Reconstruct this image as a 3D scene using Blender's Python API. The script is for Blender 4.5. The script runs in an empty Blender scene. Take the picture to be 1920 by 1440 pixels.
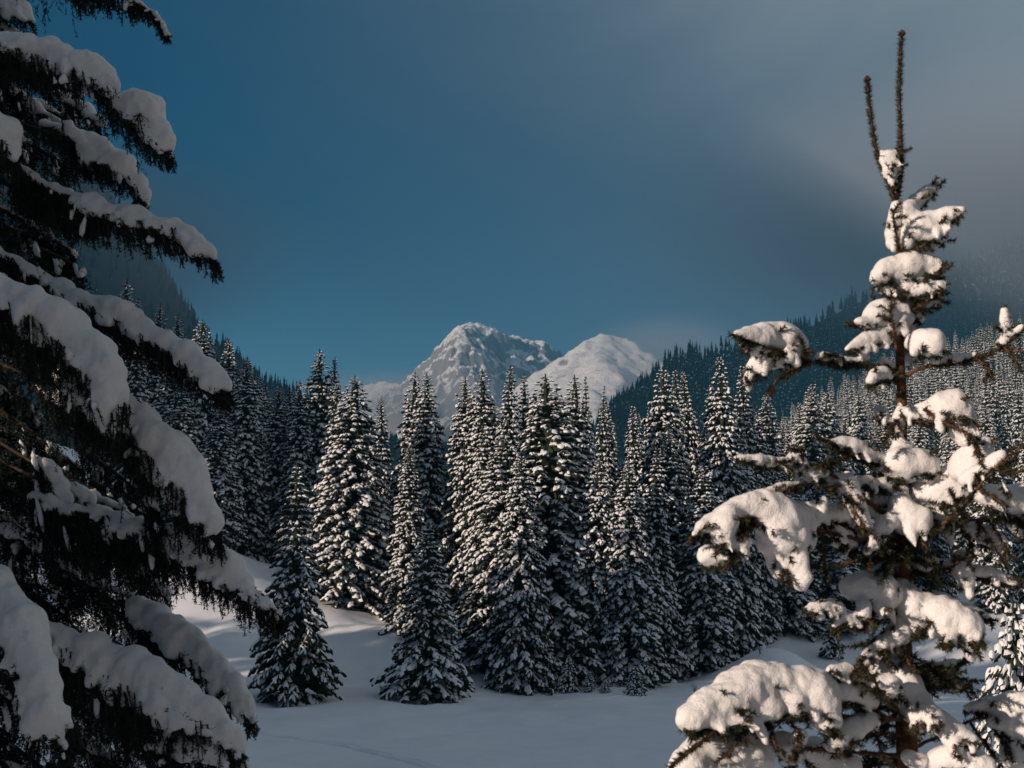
import bpy, math, random
import numpy as np
from mathutils import Vector, noise as mnoise

scene = bpy.context.scene
col = scene.collection
R = math.radians

# ------------------------------------------------------------------ camera
F = 1920 * 50 / 36.0                 # focal length in photo pixels
PITCH = math.atan(378 / F)
cam_data = bpy.data.cameras.new('camera')
cam_data.lens = 50
cam_data.sensor_width = 36
cam_data.clip_start = 0.1
cam_data.clip_end = 20000
cam_data.dof.use_dof = True
cam_data.dof.focus_distance = 14
cam_data.dof.aperture_fstop = 9
cam = bpy.data.objects.new('camera', cam_data)
cam.location = (0, 0, 0)
cam.rotation_euler = (math.pi / 2 + PITCH, 0, 0)
col.objects.link(cam)
scene.camera = cam

# ------------------------------------------------------------------ sky, sun, exposure
SUN_EL = 14.0
SUN_H = np.array([-0.80, -0.60])     # horizontal direction towards the sun
world = bpy.data.worlds.new('World')
scene.world = world
world.use_nodes = True
wt = world.node_tree
wn, wl = wt.nodes, wt.links
wn.clear()
def N(tree, kind, **kw):
    n = tree.nodes.new(kind)
    for k, v in kw.items():
        setattr(n, k, v)
    return n
out = N(wt, 'ShaderNodeOutputWorld')
bg = N(wt, 'ShaderNodeBackground')
bg.inputs['Strength'].default_value = 0.055
sky = N(wt, 'ShaderNodeTexSky')
sky.sky_type = 'NISHITA'
sky.sun_disc = False
sky.sun_elevation = R(SUN_EL)
sky.sun_rotation = math.atan2(SUN_H[0], SUN_H[1]) % (2 * math.pi)
sky.altitude = 1200
sky.air_density = 1.0
sky.dust_density = 0.5
sky.ozone_density = 1.5
tint = N(wt, 'ShaderNodeHueSaturation')          # clear, deep mountain air: a more saturated sky
tint.inputs['Saturation'].default_value = 1.55
tint.inputs['Value'].default_value = 0.70
wl.new(sky.outputs[0], tint.inputs['Color'])
# the clear sky brightens towards the horizon
tc0 = N(wt, 'ShaderNodeTexCoord'); sep = N(wt, 'ShaderNodeSeparateXYZ')
wl.new(tc0.outputs['Generated'], sep.inputs[0])
hz = N(wt, 'ShaderNodeMapRange', interpolation_type='SMOOTHSTEP')
hz.inputs['From Min'].default_value = 0.27; hz.inputs['From Max'].default_value = 0.10
hz.inputs['To Min'].default_value = 0.70; hz.inputs['To Max'].default_value = 1.25
wl.new(sep.outputs['Z'], hz.inputs['Value']); wl.new(hz.outputs[0], tint.inputs['Value'])
# a thin bank of high cloud: thickest towards the upper right, drifting out to the left
tc = N(wt, 'ShaderNodeTexCoord')
mp = N(wt, 'ShaderNodeMapping')
mp.inputs['Scale'].default_value = (1.6, 1.6, 3.4)
mp.inputs['Rotation'].default_value = (0.0, R(35), 0.0)
wl.new(tc.outputs['Generated'], mp.inputs['Vector'])
nz = N(wt, 'ShaderNodeTexNoise')
nz.inputs['Scale'].default_value = 2.0
nz.inputs['Detail'].default_value = 7
nz.inputs['Roughness'].default_value = 0.55
nz.inputs['Distortion'].default_value = 0.7
wl.new(mp.outputs[0], nz.inputs['Vector'])
def cloud_field(axis, lo, hi, amount):
    d = N(wt, 'ShaderNodeVectorMath', operation='DOT_PRODUCT'); d.inputs[1].default_value = axis
    wl.new(tc.outputs['Generated'], d.inputs[0])
    a = N(wt, 'ShaderNodeMath', operation='MULTIPLY_ADD'); a.inputs[1].default_value = amount
    wl.new(nz.outputs['Fac'], a.inputs[0]); wl.new(d.outputs['Value'], a.inputs[2])
    r = N(wt, 'ShaderNodeMapRange', interpolation_type='SMOOTHSTEP')
    r.inputs['From Min'].default_value = lo + amount / 2; r.inputs['From Max'].default_value = hi + amount / 2
    wl.new(a.outputs[0], r.inputs['Value'])
    return r.outputs[0]
cover = cloud_field((1.0, 0.0, 0.25), -0.22, 0.40, 0.26)
light = cloud_field((0.5, 0.0, 1.0), 0.29, 0.68, 0.16)
cc = N(wt, 'ShaderNodeMix', data_type='RGBA')
cc.inputs[6].default_value = (1.35, 1.5, 2.1, 1)       # grey underside of the cloud bank
cc.inputs[7].default_value = (5.2, 5.6, 6.2, 1)         # its thin bright part
wl.new(light, cc.inputs[0])
cm = N(wt, 'ShaderNodeMix', data_type='RGBA')
wl.new(cover, cm.inputs[0])
wl.new(tint.outputs[0], cm.inputs[6])
wl.new(cc.outputs[2], cm.inputs[7])
wl.new(cm.outputs[2], bg.inputs['Color'])
wl.new(bg.outputs[0], out.inputs['Surface'])

sd = bpy.data.lights.new('sun', 'SUN')
sd.energy = 4.5
sd.angle = R(0.5)
sd.color = (1.0, 0.81, 0.67)
sun = bpy.data.objects.new('sun', sd)
ce = math.cos(R(SUN_EL))
sunvec = Vector((SUN_H[0] * ce, SUN_H[1] * ce, math.sin(R(SUN_EL))))
sun.rotation_euler = sunvec.to_track_quat('Z', 'Y').to_euler()
sun.location = (-80, -60, 60)
col.objects.link(sun)

vs = scene.view_settings
vs.view_transform = 'Standard'
vs.look = 'None'
vs.exposure = 0.0
vs.gamma = 1.0
vs.use_curve_mapping = False
cy = scene.cycles
cy.max_bounces = 5
cy.diffuse_bounces = 3
cy.glossy_bounces = 1
cy.transmission_bounces = 1
cy.transparent_max_bounces = 4
cy.volume_bounces = 0
cy.use_denoising = True
cy.caustics_reflective = False
cy.caustics_refractive = False

# ------------------------------------------------------------------ helpers
CT, ST = math.cos(PITCH), math.sin(PITCH)
def at(px, py, Y):
    """The point on the plane y = Y that the photo shows at pixel (px, py)."""
    ux = (px - 960) / F
    uy = (720 - py) / F
    d = np.array([ux, CT - uy * ST, ST + uy * CT])
    return d * (Y / d[1])

_perm = np.random.RandomState(5).permutation(4096)
_vals = np.random.RandomState(6).rand(4096)
def vnoise(x, y, z=0.0):
    x, y, z = np.broadcast_arrays(np.asarray(x, float), np.asarray(y, float), np.asarray(z, float))
    xi, yi, zi = np.floor(x).astype(int), np.floor(y).astype(int), np.floor(z).astype(int)
    fx, fy, fz = x - xi, y - yi, z - zi
    fx, fy, fz = [t * t * (3 - 2 * t) for t in (fx, fy, fz)]
    def h(a, b, c):
        return _vals[_perm[(_perm[(_perm[a & 4095] + b) & 4095] + c) & 4095]]
    def L(a, b, t): return a + (b - a) * t
    x00 = L(h(xi, yi, zi), h(xi + 1, yi, zi), fx); x10 = L(h(xi, yi + 1, zi), h(xi + 1, yi + 1, zi), fx)
    x01 = L(h(xi, yi, zi + 1), h(xi + 1, yi, zi + 1), fx); x11 = L(h(xi, yi + 1, zi + 1), h(xi + 1, yi + 1, zi + 1), fx)
    return L(L(x00, x10, fy), L(x01, x11, fy), fz) * 2 - 1
def fbm(x, y, z=0.0, o=4, gain=0.5):
    s, a = 0, 1.0
    for i in range(o):
        s = s + a * vnoise(np.asarray(x) * 2 ** i + 13.7 * i, np.asarray(y) * 2 ** i + 7.1 * i, np.asarray(z) * 2 ** i)
        a *= gain
    return s
def ridged(x, y, o=5):
    s, a, w = 0, 1.0, 1.0
    for i in range(o):
        n = 1 - np.abs(vnoise(x * 2 ** i + 31.7 * i, y * 2 ** i + 17.3 * i))
        n = n * n
        s = s + a * n * w
        w = np.clip(n * 1.6, 0, 1)
        a *= 0.5
    return s
def sstep(a, b, x):
    t = np.clip((np.asarray(x, float) - a) / (b - a), 0, 1)
    return t * t * (3 - 2 * t)

class MB:
    """collects vertex / face arrays (quads and triangles) with a material slot each"""
    def __init__(self): self.v, self.q, self.t, self.n = [], [], [], 0
    def add(self, v, quads=None, tris=None, mat=0):
        v = np.asarray(v, float).reshape(-1, 3)
        if quads is not None and len(quads): self.q.append((np.asarray(quads, int).reshape(-1, 4) + self.n, mat))
        if tris is not None and len(tris): self.t.append((np.asarray(tris, int).reshape(-1, 3) + self.n, mat))
        self.v.append(v); self.n += len(v)
    def mesh(self, name, mats, smooth=True):
        me = bpy.data.meshes.new(name)
        V = np.concatenate(self.v) if self.v else np.zeros((0, 3))
        Q = np.concatenate([a for a, m in self.q]) if self.q else np.zeros((0, 4), int)
        T = np.concatenate([a for a, m in self.t]) if self.t else np.zeros((0, 3), int)
        mi = np.concatenate([np.full(len(a), m) for a, m in self.q] + [np.full(len(a), m) for a, m in self.t] + [np.zeros(0, int)])
        me.vertices.add(len(V)); me.vertices.foreach_set('co', V.astype(np.float32).ravel())
        nl = Q.size + T.size
        me.loops.add(nl)
        me.loops.foreach_set('vertex_index', np.concatenate([Q.ravel(), T.ravel()]).astype(np.int32))
        npoly = len(Q) + len(T)
        me.polygons.add(npoly)
        ls = np.concatenate([np.arange(len(Q)) * 4, len(Q) * 4 + np.arange(len(T)) * 3]).astype(np.int32)
        me.polygons.foreach_set('loop_start', ls)
        for m in mats: me.materials.append(m)
        me.polygons.foreach_set('material_index', mi.astype(np.int32))
        me.polygons.foreach_set('use_smooth', np.full(npoly, smooth))
        me.update(calc_edges=True)
        me.validate()
        return me

def link(name, data, parent=None, loc=None):
    o = bpy.data.objects.new(name, data)
    col.objects.link(o)
    if parent is not None: o.parent = parent
    if loc is not None: o.location = loc
    return o
def tag(o, label=None, cat=None, group=None, kind=None):
    if label: o['label'] = label
    if cat: o['category'] = cat
    if group: o['group'] = group
    if kind: o['kind'] = kind
    return o
def grid_faces(nu, nv):
    i = np.arange(nu * nv).reshape(nu, nv)
    return np.stack([i[:-1, :-1], i[1:, :-1], i[1:, 1:], i[:-1, 1:]], -1).reshape(-1, 4)

def tube(mb, P, r, sides=7, mat=0, cap=True):
    P = np.asarray(P, float)
    n = len(P)
    r = np.broadcast_to(np.asarray(r, float), (n,)) if np.ndim(r) == 0 else np.asarray(r, float)
    T = np.gradient(P, axis=0); T /= np.linalg.norm(T, axis=1, keepdims=True) + 1e-12
    ref = np.array([0.31, 0.9, 0.2]); 
    A = np.cross(T, ref); A /= np.linalg.norm(A, axis=1, keepdims=True) + 1e-12
    B = np.cross(T, A)
    th = np.arange(sides) * 2 * math.pi / sides
    V = P[:, None] + r[:, None, None] * (A[:, None] * np.cos(th)[None, :, None] + B[:, None] * np.sin(th)[None, :, None])
    i = np.arange(n * sides).reshape(n, sides)
    j = np.roll(i, -1, axis=1)
    q = np.stack([i[:-1], i[1:], j[1:], j[:-1]], -1).reshape(-1, 4)
    V = V.reshape(-1, 3)
    tr = None
    if cap:
        V = np.vstack([V, P[-1] + T[-1] * r[-1] * 0.6, P[0]])
        tr = np.concatenate([np.stack([i[-1], j[-1], np.full(sides, n * sides)], -1)[:, [0, 2, 1]], np.stack([i[0], j[0], np.full(sides, n * sides + 1)], -1)])
    mb.add(V, q, tr, mat)

def resample(P, step):
    """smooth (Catmull-Rom) resampling of a polyline given as rows; any number of columns"""
    P = np.asarray(P, float)
    if len(P) < 2: return P
    E = np.vstack([2 * P[0] - P[1], P, 2 * P[-1] - P[-2]])
    outp = []
    for k in range(1, len(E) - 2):
        p0, p1, p2, p3 = E[k - 1:k + 3]
        m = max(2, int(np.linalg.norm((p2 - p1)[:3]) / step + 0.999))
        t = (np.arange(m) / m)[:, None]
        outp.append(0.5 * (2 * p1 + (p2 - p0) * t + (2 * p0 - 5 * p1 + 4 * p2 - p3) * t ** 2 + (3 * p1 - p0 - 3 * p2 + p3) * t ** 3))
    outp.append(E[-2][None])
    return np.vstack(outp)

# ------------------------------------------------------------------ materials
def mat(name):
    m = bpy.data.materials.new(name); m.use_nodes = True
    t = m.node_tree
    b = next(n for n in t.nodes if n.type == 'BSDF_PRINCIPLED')
    return m, t, b
def noise_node(t, scale, detail=4, rough=0.5, coord='Object'):
    c = N(t, 'ShaderNodeTexCoord'); n = N(t, 'ShaderNodeTexNoise')
    n.inputs['Scale'].default_value = scale; n.inputs['Detail'].default_value = detail; n.inputs['Roughness'].default_value = rough
    t.links.new(c.outputs[coord], n.inputs['Vector'])
    return n
def ramp(t, fac, stops):
    r = N(t, 'ShaderNodeValToRGB')
    e = r.color_ramp.elements
    while len(e) < len(stops): e.new(0.5)
    for k, (p, c) in enumerate(stops):
        e[k].position = p; e[k].color = (*c, 1)
    t.links.new(fac, r.inputs[0])
    return r
def bump(t, b, fac, strength, dist):
    n = N(t, 'ShaderNodeBump'); n.inputs['Strength'].default_value = strength; n.inputs['Distance'].default_value = dist
    t.links.new(fac, n.inputs['Height']); t.links.new(n.outputs[0], b.inputs['Normal'])
    return n

def snow_material(name, colour, scale, strength, dist, scale2=None):
    m, t, b = mat(name)
    b.inputs['Roughness'].default_value = 0.75
    b.inputs['Specular IOR Level'].default_value = 0.25
    n = noise_node(t, scale, 6, 0.65)
    c2 = tuple(x * 0.93 for x in colour)
    r = ramp(t, n.outputs['Fac'], [(0.3, c2), (0.7, colour)])
    t.links.new(r.outputs[0], b.inputs['Base Color'])
    nb_ = bump(t, b, n.outputs['Fac'], strength, dist)
    if scale2:
        g = noise_node(t, scale2, 2, 0.7)
        b2 = N(t, 'ShaderNodeBump'); b2.inputs['Strength'].default_value = 0.55; b2.inputs['Distance'].default_value = 0.006
        t.links.new(g.outputs['Fac'], b2.inputs['Height']); t.links.new(nb_.outputs[0], b2.inputs['Normal']); t.links.new(b2.outputs[0], b.inputs['Normal'])
    return m
M_snow_far = snow_material('snow_on_trees', (0.84, 0.83, 0.84), 6.0, 0.25, 0.1)
M_snow_near = snow_material('snow_on_boughs', (0.86, 0.83, 0.81), 30.0, 0.5, 0.014, 190.0)
M_ground = snow_material('snow_ground', (0.84, 0.84, 0.86), 0.9, 0.30, 0.12)

def plain(name, c1, c2, scale, rough=0.8, spec=0.2):
    m, t, b = mat(name)
    b.inputs['Roughness'].default_value = rough
    b.inputs['Specular IOR Level'].default_value = spec
    n = noise_node(t, scale, 5, 0.6)
    r = ramp(t, n.outputs['Fac'], [(0.35, c1), (0.65, c2)])
    t.links.new(r.outputs[0], b.inputs['Base Color'])
    return m, t, b, n
M_needle_far = plain('spruce_needles', (0.014, 0.024, 0.018), (0.030, 0.040, 0.024), 1.5)[0]
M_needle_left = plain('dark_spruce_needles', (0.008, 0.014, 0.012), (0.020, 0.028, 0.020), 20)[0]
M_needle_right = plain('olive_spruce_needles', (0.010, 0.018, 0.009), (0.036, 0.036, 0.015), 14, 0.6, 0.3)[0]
M_bark, _t, _b, _n = plain('spruce_bark', (0.026, 0.020, 0.016), (0.060, 0.045, 0.035), 9)
bump(_t, _b, _n.outputs['Fac'], 0.8, 0.03)
M_bark_young, _t, _b, _n = plain('young_orange_bark', (0.032, 0.018, 0.012), (0.17, 0.075, 0.038), 38)
bump(_t, _b, _n.outputs['Fac'], 0.8, 0.004)
M_shoot = plain('shoot_bark', (0.030, 0.020, 0.012), (0.110, 0.055, 0.030), 70)[0]
M_hill_needle = plain('hill_forest_needles', (0.012, 0.020, 0.018), (0.026, 0.034, 0.024), 0.02)[0]
M_stone = plain('grey_stone', (0.16, 0.15, 0.14), (0.30, 0.28, 0.26), 3)[0]
M_grass = plain('dry_grass', (0.06, 0.045, 0.025), (0.12, 0.09, 0.05), 8)[0]

# mountain: snow with bare rock on the steepest faces
def mountain_material():
    m, t, b = mat('snow_and_rock')
    b.inputs['Roughness'].default_value = 0.85
    g = N(t, 'ShaderNodeNewGeometry'); s = N(t, 'ShaderNodeSeparateXYZ'); t.links.new(g.outputs['Normal'], s.inputs[0])
    n = noise_node(t, 0.012, 8, 0.7)
    a = N(t, 'ShaderNodeMath', operation='MULTIPLY_ADD'); a.inputs[1].default_value = 0.5
    t.links.new(n.outputs['Fac'], a.inputs[0]); t.links.new(s.outputs['Z'], a.inputs[2])
    r = ramp(t, a.outputs[0], [(0.78, (0.26, 0.25, 0.26)), (0.87, (0.82, 0.81, 0.82))])
    t.links.new(r.outputs[0], b.inputs['Base Color'])
    n2 = noise_node(t, 0.03, 8, 0.7)
    bump(t, b, n2.outputs['Fac'], 0.9, 14)
    return m
M_mountain = mountain_material()
M_hill_floor = plain('hill_forest_floor', (0.018, 0.024, 0.022), (0.060, 0.066, 0.066), 0.05)[0]
# ------------------------------------------------------------------ ground
SPUR_A = np.array([-0.6, -0.02, 0.06, 0.10, 0.16, 0.20, 0.24, 0.30, 0.36, 0.60, 1.2])
SPUR_E = np.array([-0.02, -0.02, -0.01, 0.02, 0.06, 0.095, 0.118, 0.142, 0.158, 0.21, 0.25])
def ground_z(x, y):
    x = np.asarray(x, float); y = np.asarray(y, float)
    z = -1.8 - 6.2 * sstep(0, 52, y) + 0.07 * np.maximum(0, -y)
    z = z + 0.16 * np.maximum(0, -6 - x) * sstep(40, -5, y)
    bank = 109 + 14 * sstep(-8, 18, x) + 4 * vnoise(x / 11, 3.3)
    z = z + 5.6 * sstep(0, 28, y - bank)
    z = z + 0.34 * np.maximum(0, -12 - x) * sstep(96, 145, y)
    z = z + 2.6 * np.exp(-(((x - 22) / 4.5) ** 2 + ((y - 121) / 6) ** 2))        # snow mound by the right wood edge
    z = z + 1.1 * np.exp(-(((x + 11.5) / 5) ** 2 + ((y - 121) / 5) ** 2))
    z = z + 0.50 * fbm(x / 8, y / 11, 0.5, 4) * sstep(60, 112, y) + 0.15 * fbm(x / 4.0, y / 5, 1.5, 4) * sstep(25, 60, y)
    a = x / np.maximum(y, 20)
    zs = y * np.interp(a, SPUR_A, SPUR_E) * np.clip((y - 150) / 450, 0, 1) ** 0.75
    w = sstep(140, 230, y)
    return z + np.maximum(0, zs) * w - 0.03 * np.maximum(0, y - 640) * w

def build_ground():
    xs = np.unique(np.concatenate([np.linspace(-1400, -70, 50), np.arange(-70, 75, 0.8), np.linspace(75, 1400, 60)]))
    ys = np.unique(np.concatenate([np.linspace(-160, 8, 24), np.arange(8, 60, 1.0), np.arange(60, 150, 0.65), np.arange(150, 240, 3), np.linspace(240, 900, 60)]))
    X, Y = np.meshgrid(xs, ys, indexing='ij')
    mb = MB(); mb.add(np.stack([X, Y, ground_z(X, Y)], -1), grid_faces(len(xs), len(ys)))
    tag(link('ground', mb.mesh('ground', [M_ground])), kind='structure')
build_ground()

# ------------------------------------------------------------------ far hills and mountains
def left_profile(x):
    return np.interp(x, [-1500, -1150, -1000, -800, -600, -395, -369, -320, -288, -249, -200, -100, 0, 100, 220, 400],
                     [700, 860, 930, 850, 620, 349, 303, 262, 238, 222, 190, 152, 150, 165, 150, 60])
def left_hill_z(x, y):
    z = left_profile(x)
    near = np.where(x < -330, sstep(250, 700, y), sstep(1050, 1600, y))
    blend = sstep(-460, -330, x)
    near = sstep(250, 700, y) * (1 - blend) + sstep(1050, 1600, y) * blend
    z = z * near * (1 - 0.8 * sstep(1620, 2500, y) * sstep(-900, -500, x))
    z = z + (14 * fbm(x / 90, y / 120, 2.0, 4)) * near - 12
    return np.minimum(z, 935)
RA = np.array([0.0, 0.03, 0.05, 0.062, 0.077, 0.10, 0.15, 0.20, 0.28, 0.36, 0.6, 0.8])
RE = np.array([0.0, 0.03, 0.085, 0.115, 0.130, 0.146, 0.162, 0.180, 0.212, 0.248, 0.30, 0.33])
RD = np.array([1250, 1250, 1270, 1290, 1320, 1400, 1550, 1800, 2150, 2500, 2700, 2800])
def right_hill_pt(a, t):
    yr = np.interp(a, RA, RD)
    y = 760 + (yr - 760) * t
    e = np.interp(a, RA, RE)
    z = y * (0.02 * sstep(0, .05, a) + (e - 0.02 * sstep(0, .05, a)) * np.clip(t, 0, 1) ** 0.62)
    z = np.where(t > 1, yr * e - (t - 1) * 300, z)
    z = z + 9 * fbm(a * 25, t * 7, 4.0, 4) * sstep(0, 0.15, t)
    return np.stack([a * y, y, z - 8], -1)
def build_hills():
    xs = np.concatenate([np.arange(-1500, -450, 30), np.arange(-450, 420, 9)]); ys = np.arange(230, 2560, 24)
    X, Y = np.meshgrid(xs, ys, indexing='ij')
    mb = MB(); mb.add(np.stack([X, Y, left_hill_z(X, Y)], -1), grid_faces(len(xs), len(ys)))
    tag(link('hill', mb.mesh('hill', [M_hill_floor])), kind='structure')
    a, t = np.meshgrid(np.linspace(0, 0.8, 150), np.linspace(0, 1.3, 90), indexing='ij')
    mb = MB(); mb.add(right_hill_pt(a, t), grid_faces(150, 90))
    tag(link('hill.001', mb.mesh('hill.001', [M_hill_floor])), kind='structure')
build_hills()

def ridge_surface(X, Y, ridges, slope, rough, seed):
    Z = np.full(X.shape, -200.0)
    wx = X + 22 * fbm(X / 260, Y / 260, seed, 3); wy = Y + 22 * fbm(X / 260, Y / 260, seed + 5, 3)
    for rd, sl in ridges:
        rd = np.asarray(rd)
        for p, q in zip(rd[:-1], rd[1:]):
            d = q[:2] - p[:2]
            t = np.clip(((wx - p[0]) * d[0] + (wy - p[1]) * d[1]) / (d @ d), 0, 1)
            dist = np.hypot(wx - p[0] - t * d[0], wy - p[1] - t * d[1])
            dist = np.sqrt(dist ** 2 + 28 ** 2) - 28
            h = p[2] + (q[2] - p[2]) * t - sl * slope * dist ** 0.97
            Z = np.maximum(Z, h)
    amp = np.clip((Z + 50) / 500, 0, 1)
    rid = np.array([mnoise.ridged_multi_fractal((x / 260 + seed, y / 260, seed * 0.7), 0.85, 2.15, 8, 1.0, 2.0) for x, y in zip(X.ravel(), Y.ravel())]).reshape(X.shape)
    crag = np.array([mnoise.ridged_multi_fractal((x / 62 + seed, y / 62, seed), 0.8, 2.1, 4, 1.0, 2.0) for x, y in zip(X.ravel(), Y.ravel())]).reshape(X.shape)
    Z = Z + rough * amp * (1.4 * (rid - 1.12) + 0.36 * (crag - 1.0))
    Z = np.where(Z > 905, 915 + (Z - 915) * 0.7, Z)
    return Z
def build_mountain(name, ridges, x0, x1, y0, y1, step, slope, rough, seed):
    xs = np.arange(x0, x1, step); ys = np.arange(y0, y1, step)
    X, Y = np.meshgrid(xs, ys, indexing='ij')
    Z = ridge_surface(X, Y, ridges, slope, rough, seed)
    mb = MB(); mb.add(np.stack([X, Y, np.maximum(Z, -60)], -1), grid_faces(len(xs), len(ys)))
    return tag(link(name, mb.mesh(name, [M_mountain])), kind='structure')
def rp(pts): return [at(px, py, Y) for px, py, Y in pts]
build_mountain('mountain', [
    (rp([(866, 631, 5180), (884, 619, 5200), (900, 621, 5210), (915, 623, 5220), (940, 641, 5270), (962, 643, 5300), (985, 648, 5330), (1012, 668, 5380), (1040, 690, 5430), (1110, 770, 5500)]), 1.4),
    (rp([(866, 631, 5180), (846, 652, 5140), (820, 690, 5060), (806, 740, 4950), (795, 800, 4800)]), 2.0),
    (rp([(884, 619, 5200), (872, 640, 5020), (866, 668, 4840), (872, 705, 4640), (885, 760, 4400)]), 1.15),
    (rp([(985, 650, 5330), (968, 690, 5050), (960, 730, 4800), (965, 790, 4500)]), 1.2),
    ], -520, 480, 4300, 5750, 6.0, 1.0, 58, 1.0)
build_mountain('mountain.001', [
    (rp([(1010, 742, 4480), (1055, 693, 4580), (1105, 647, 4700), (1135, 631, 4760), (1165, 642, 4790), (1200, 682, 4800), (1260, 740, 4800)]), 1.0),
    (rp([(1135, 633, 4760), (1120, 690, 4450), (1115, 760, 4150)]), 0.85),
    ], 0, 800, 3800, 5300, 9, 0.9, 18, 9.0)
build_mountain('mountain.002', [
    (rp([(640, 765, 6000), (665, 738, 6000), (690, 720, 6050), (725, 724, 6050), (760, 722, 6050), (810, 740, 6050)]), 1.3),
    (rp([(700, 724, 6050), (730, 750, 5800), (760, 790, 5600)]), 1.3),
    ], -1250, -180, 5200, 6350, 14, 0.6, 40, 17.0)

# ------------------------------------------------------------------ air
def volume_mat(name, colour, density, aniso):
    m = bpy.data.materials.new(name); m.use_nodes = True
    t = m.node_tree; t.nodes.clear()
    o = N(t, 'ShaderNodeOutputMaterial'); v = N(t, 'ShaderNodeVolumePrincipled')
    v.inputs['Color'].default_value = (*colour, 1)
    v.inputs['Density'].default_value = density
    v.inputs['Anisotropy'].default_value = aniso
    t.links.new(v.outputs[0], o.inputs['Volume'])
    return m
def box(name, lo, hi, m):
    lo, hi = np.array(lo, float), np.array(hi, float)
    c = np.array([[i, j, k] for i in (0, 1) for j in (0, 1) for k in (0, 1)])
    mb = MB(); mb.add(lo + c * (hi - lo), [[0, 1, 3, 2], [4, 6, 7, 5], [0, 4, 5, 1], [2, 3, 7, 6], [0, 2, 6, 4], [1, 5, 7, 3]])
    return link(name, mb.mesh(name, [m], smooth=False))
HAZE = tag(box('haze', (-1700, -220, -62), (2600, 6500, 1010), volume_mat('pale_air', (0.17, 0.64, 1.0), 0.000135, 0.0)), kind='stuff')

def mist(name, c, r, density):
    """a soft bank of cloud lying on the hill: an ellipsoid whose density falls off to nothing at its rim"""
    u, v = np.meshgrid(np.linspace(0, math.pi, 24), np.linspace(0, 2 * math.pi, 49), indexing='ij')
    P = np.stack([np.sin(u) * np.cos(v), np.sin(u) * np.sin(v), np.cos(u)], -1) * np.array(r)
    mb = MB(); mb.add(P, grid_faces(24, 49))
    m = volume_mat(name, (0.82, 0.88, 1.0), density, 0.0)
    t = m.node_tree; vol = next(n for n in t.nodes if n.type == 'PRINCIPLED_VOLUME')
    tc_ = N(t, 'ShaderNodeTexCoord')
    sc = N(t, 'ShaderNodeVectorMath', operation='DIVIDE'); sc.inputs[1].default_value = r
    ln = N(t, 'ShaderNodeVectorMath', operation='LENGTH')
    t.links.new(tc_.outputs['Object'], sc.inputs[0]); t.links.new(sc.outputs[0], ln.inputs[0])
    mr = N(t, 'ShaderNodeMapRange', interpolation_type='SMOOTHSTEP')
    mr.inputs['From Min'].default_value = 1.0; mr.inputs['From Max'].default_value = 0.0
    mr.inputs['To Min'].default_value = 0.0; mr.inputs['To Max'].default_value = density
    t.links.new(ln.outputs['Value'], mr.inputs['Value']); t.links.new(mr.outputs[0], vol.inputs['Density'])
    tag(link(name, mb.mesh(name, [m]), None, tuple(c)), kind='stuff')
mist('mist', at(1930, 400, 1650), (560, 420, 210), 0.0050)
mist('mist.001', at(1250, 665, 4250), (330, 260, 150), 0.0032)
mist('mist.003', at(215, 470, 1450), (230, 260, 120), 0.0050)
mist('mist.002', at(755, 755, 4100), (420, 300, 110), 0.0046)

def build_track():
    """a shallow trail pressed into the meadow: a trough between two low rims"""
    for pts in ([(455, 1372), (560, 1384), (660, 1400), (760, 1424), (830, 1448)], [(1005, 1302), (1120, 1297), (1240, 1283), (1390, 1272), (1480, 1262)]):
        W = []
        for px, py in pts:
            d = at(px, py, 1.0); ys = np.arange(40, 200, 0.2); k = np.nonzero(d[2] * ys < ground_z(d[0] * ys, ys))[0][0]
            W.append([d[0] * ys[k], ys[k], 0])
        P = resample(W, 0.35); T = np.gradient(P, axis=0); T /= np.linalg.norm(T, axis=1, keepdims=True)
        S = np.stack([T[:, 1], -T[:, 0], 0 * T[:, 0]], -1)
        offs = np.array([-0.55, -0.3, -0.16, 0.0, 0.16, 0.3, 0.55]); hs = np.array([-0.05, 0.085, 0.05, 0.005, 0.05, 0.085, -0.05])
        V = P[:, None] + S[:, None] * offs[None, :, None]
        V[..., 2] = ground_z(V[..., 0], V[..., 1]) + hs * (1 + 0.5 * vnoise(P[:, 0] * 1.1, P[:, 1] * 1.1))[:, None]
        mb = MB(); mb.add(V, grid_faces(len(P), 7))
        tag(link('trail', mb.mesh('trail', [M_ground])), kind='structure')
build_track()
# ------------------------------------------------------------------ forest spruces
def unit(v): return v / (np.linalg.norm(v, axis=-1, keepdims=True) + 1e-12)

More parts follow.
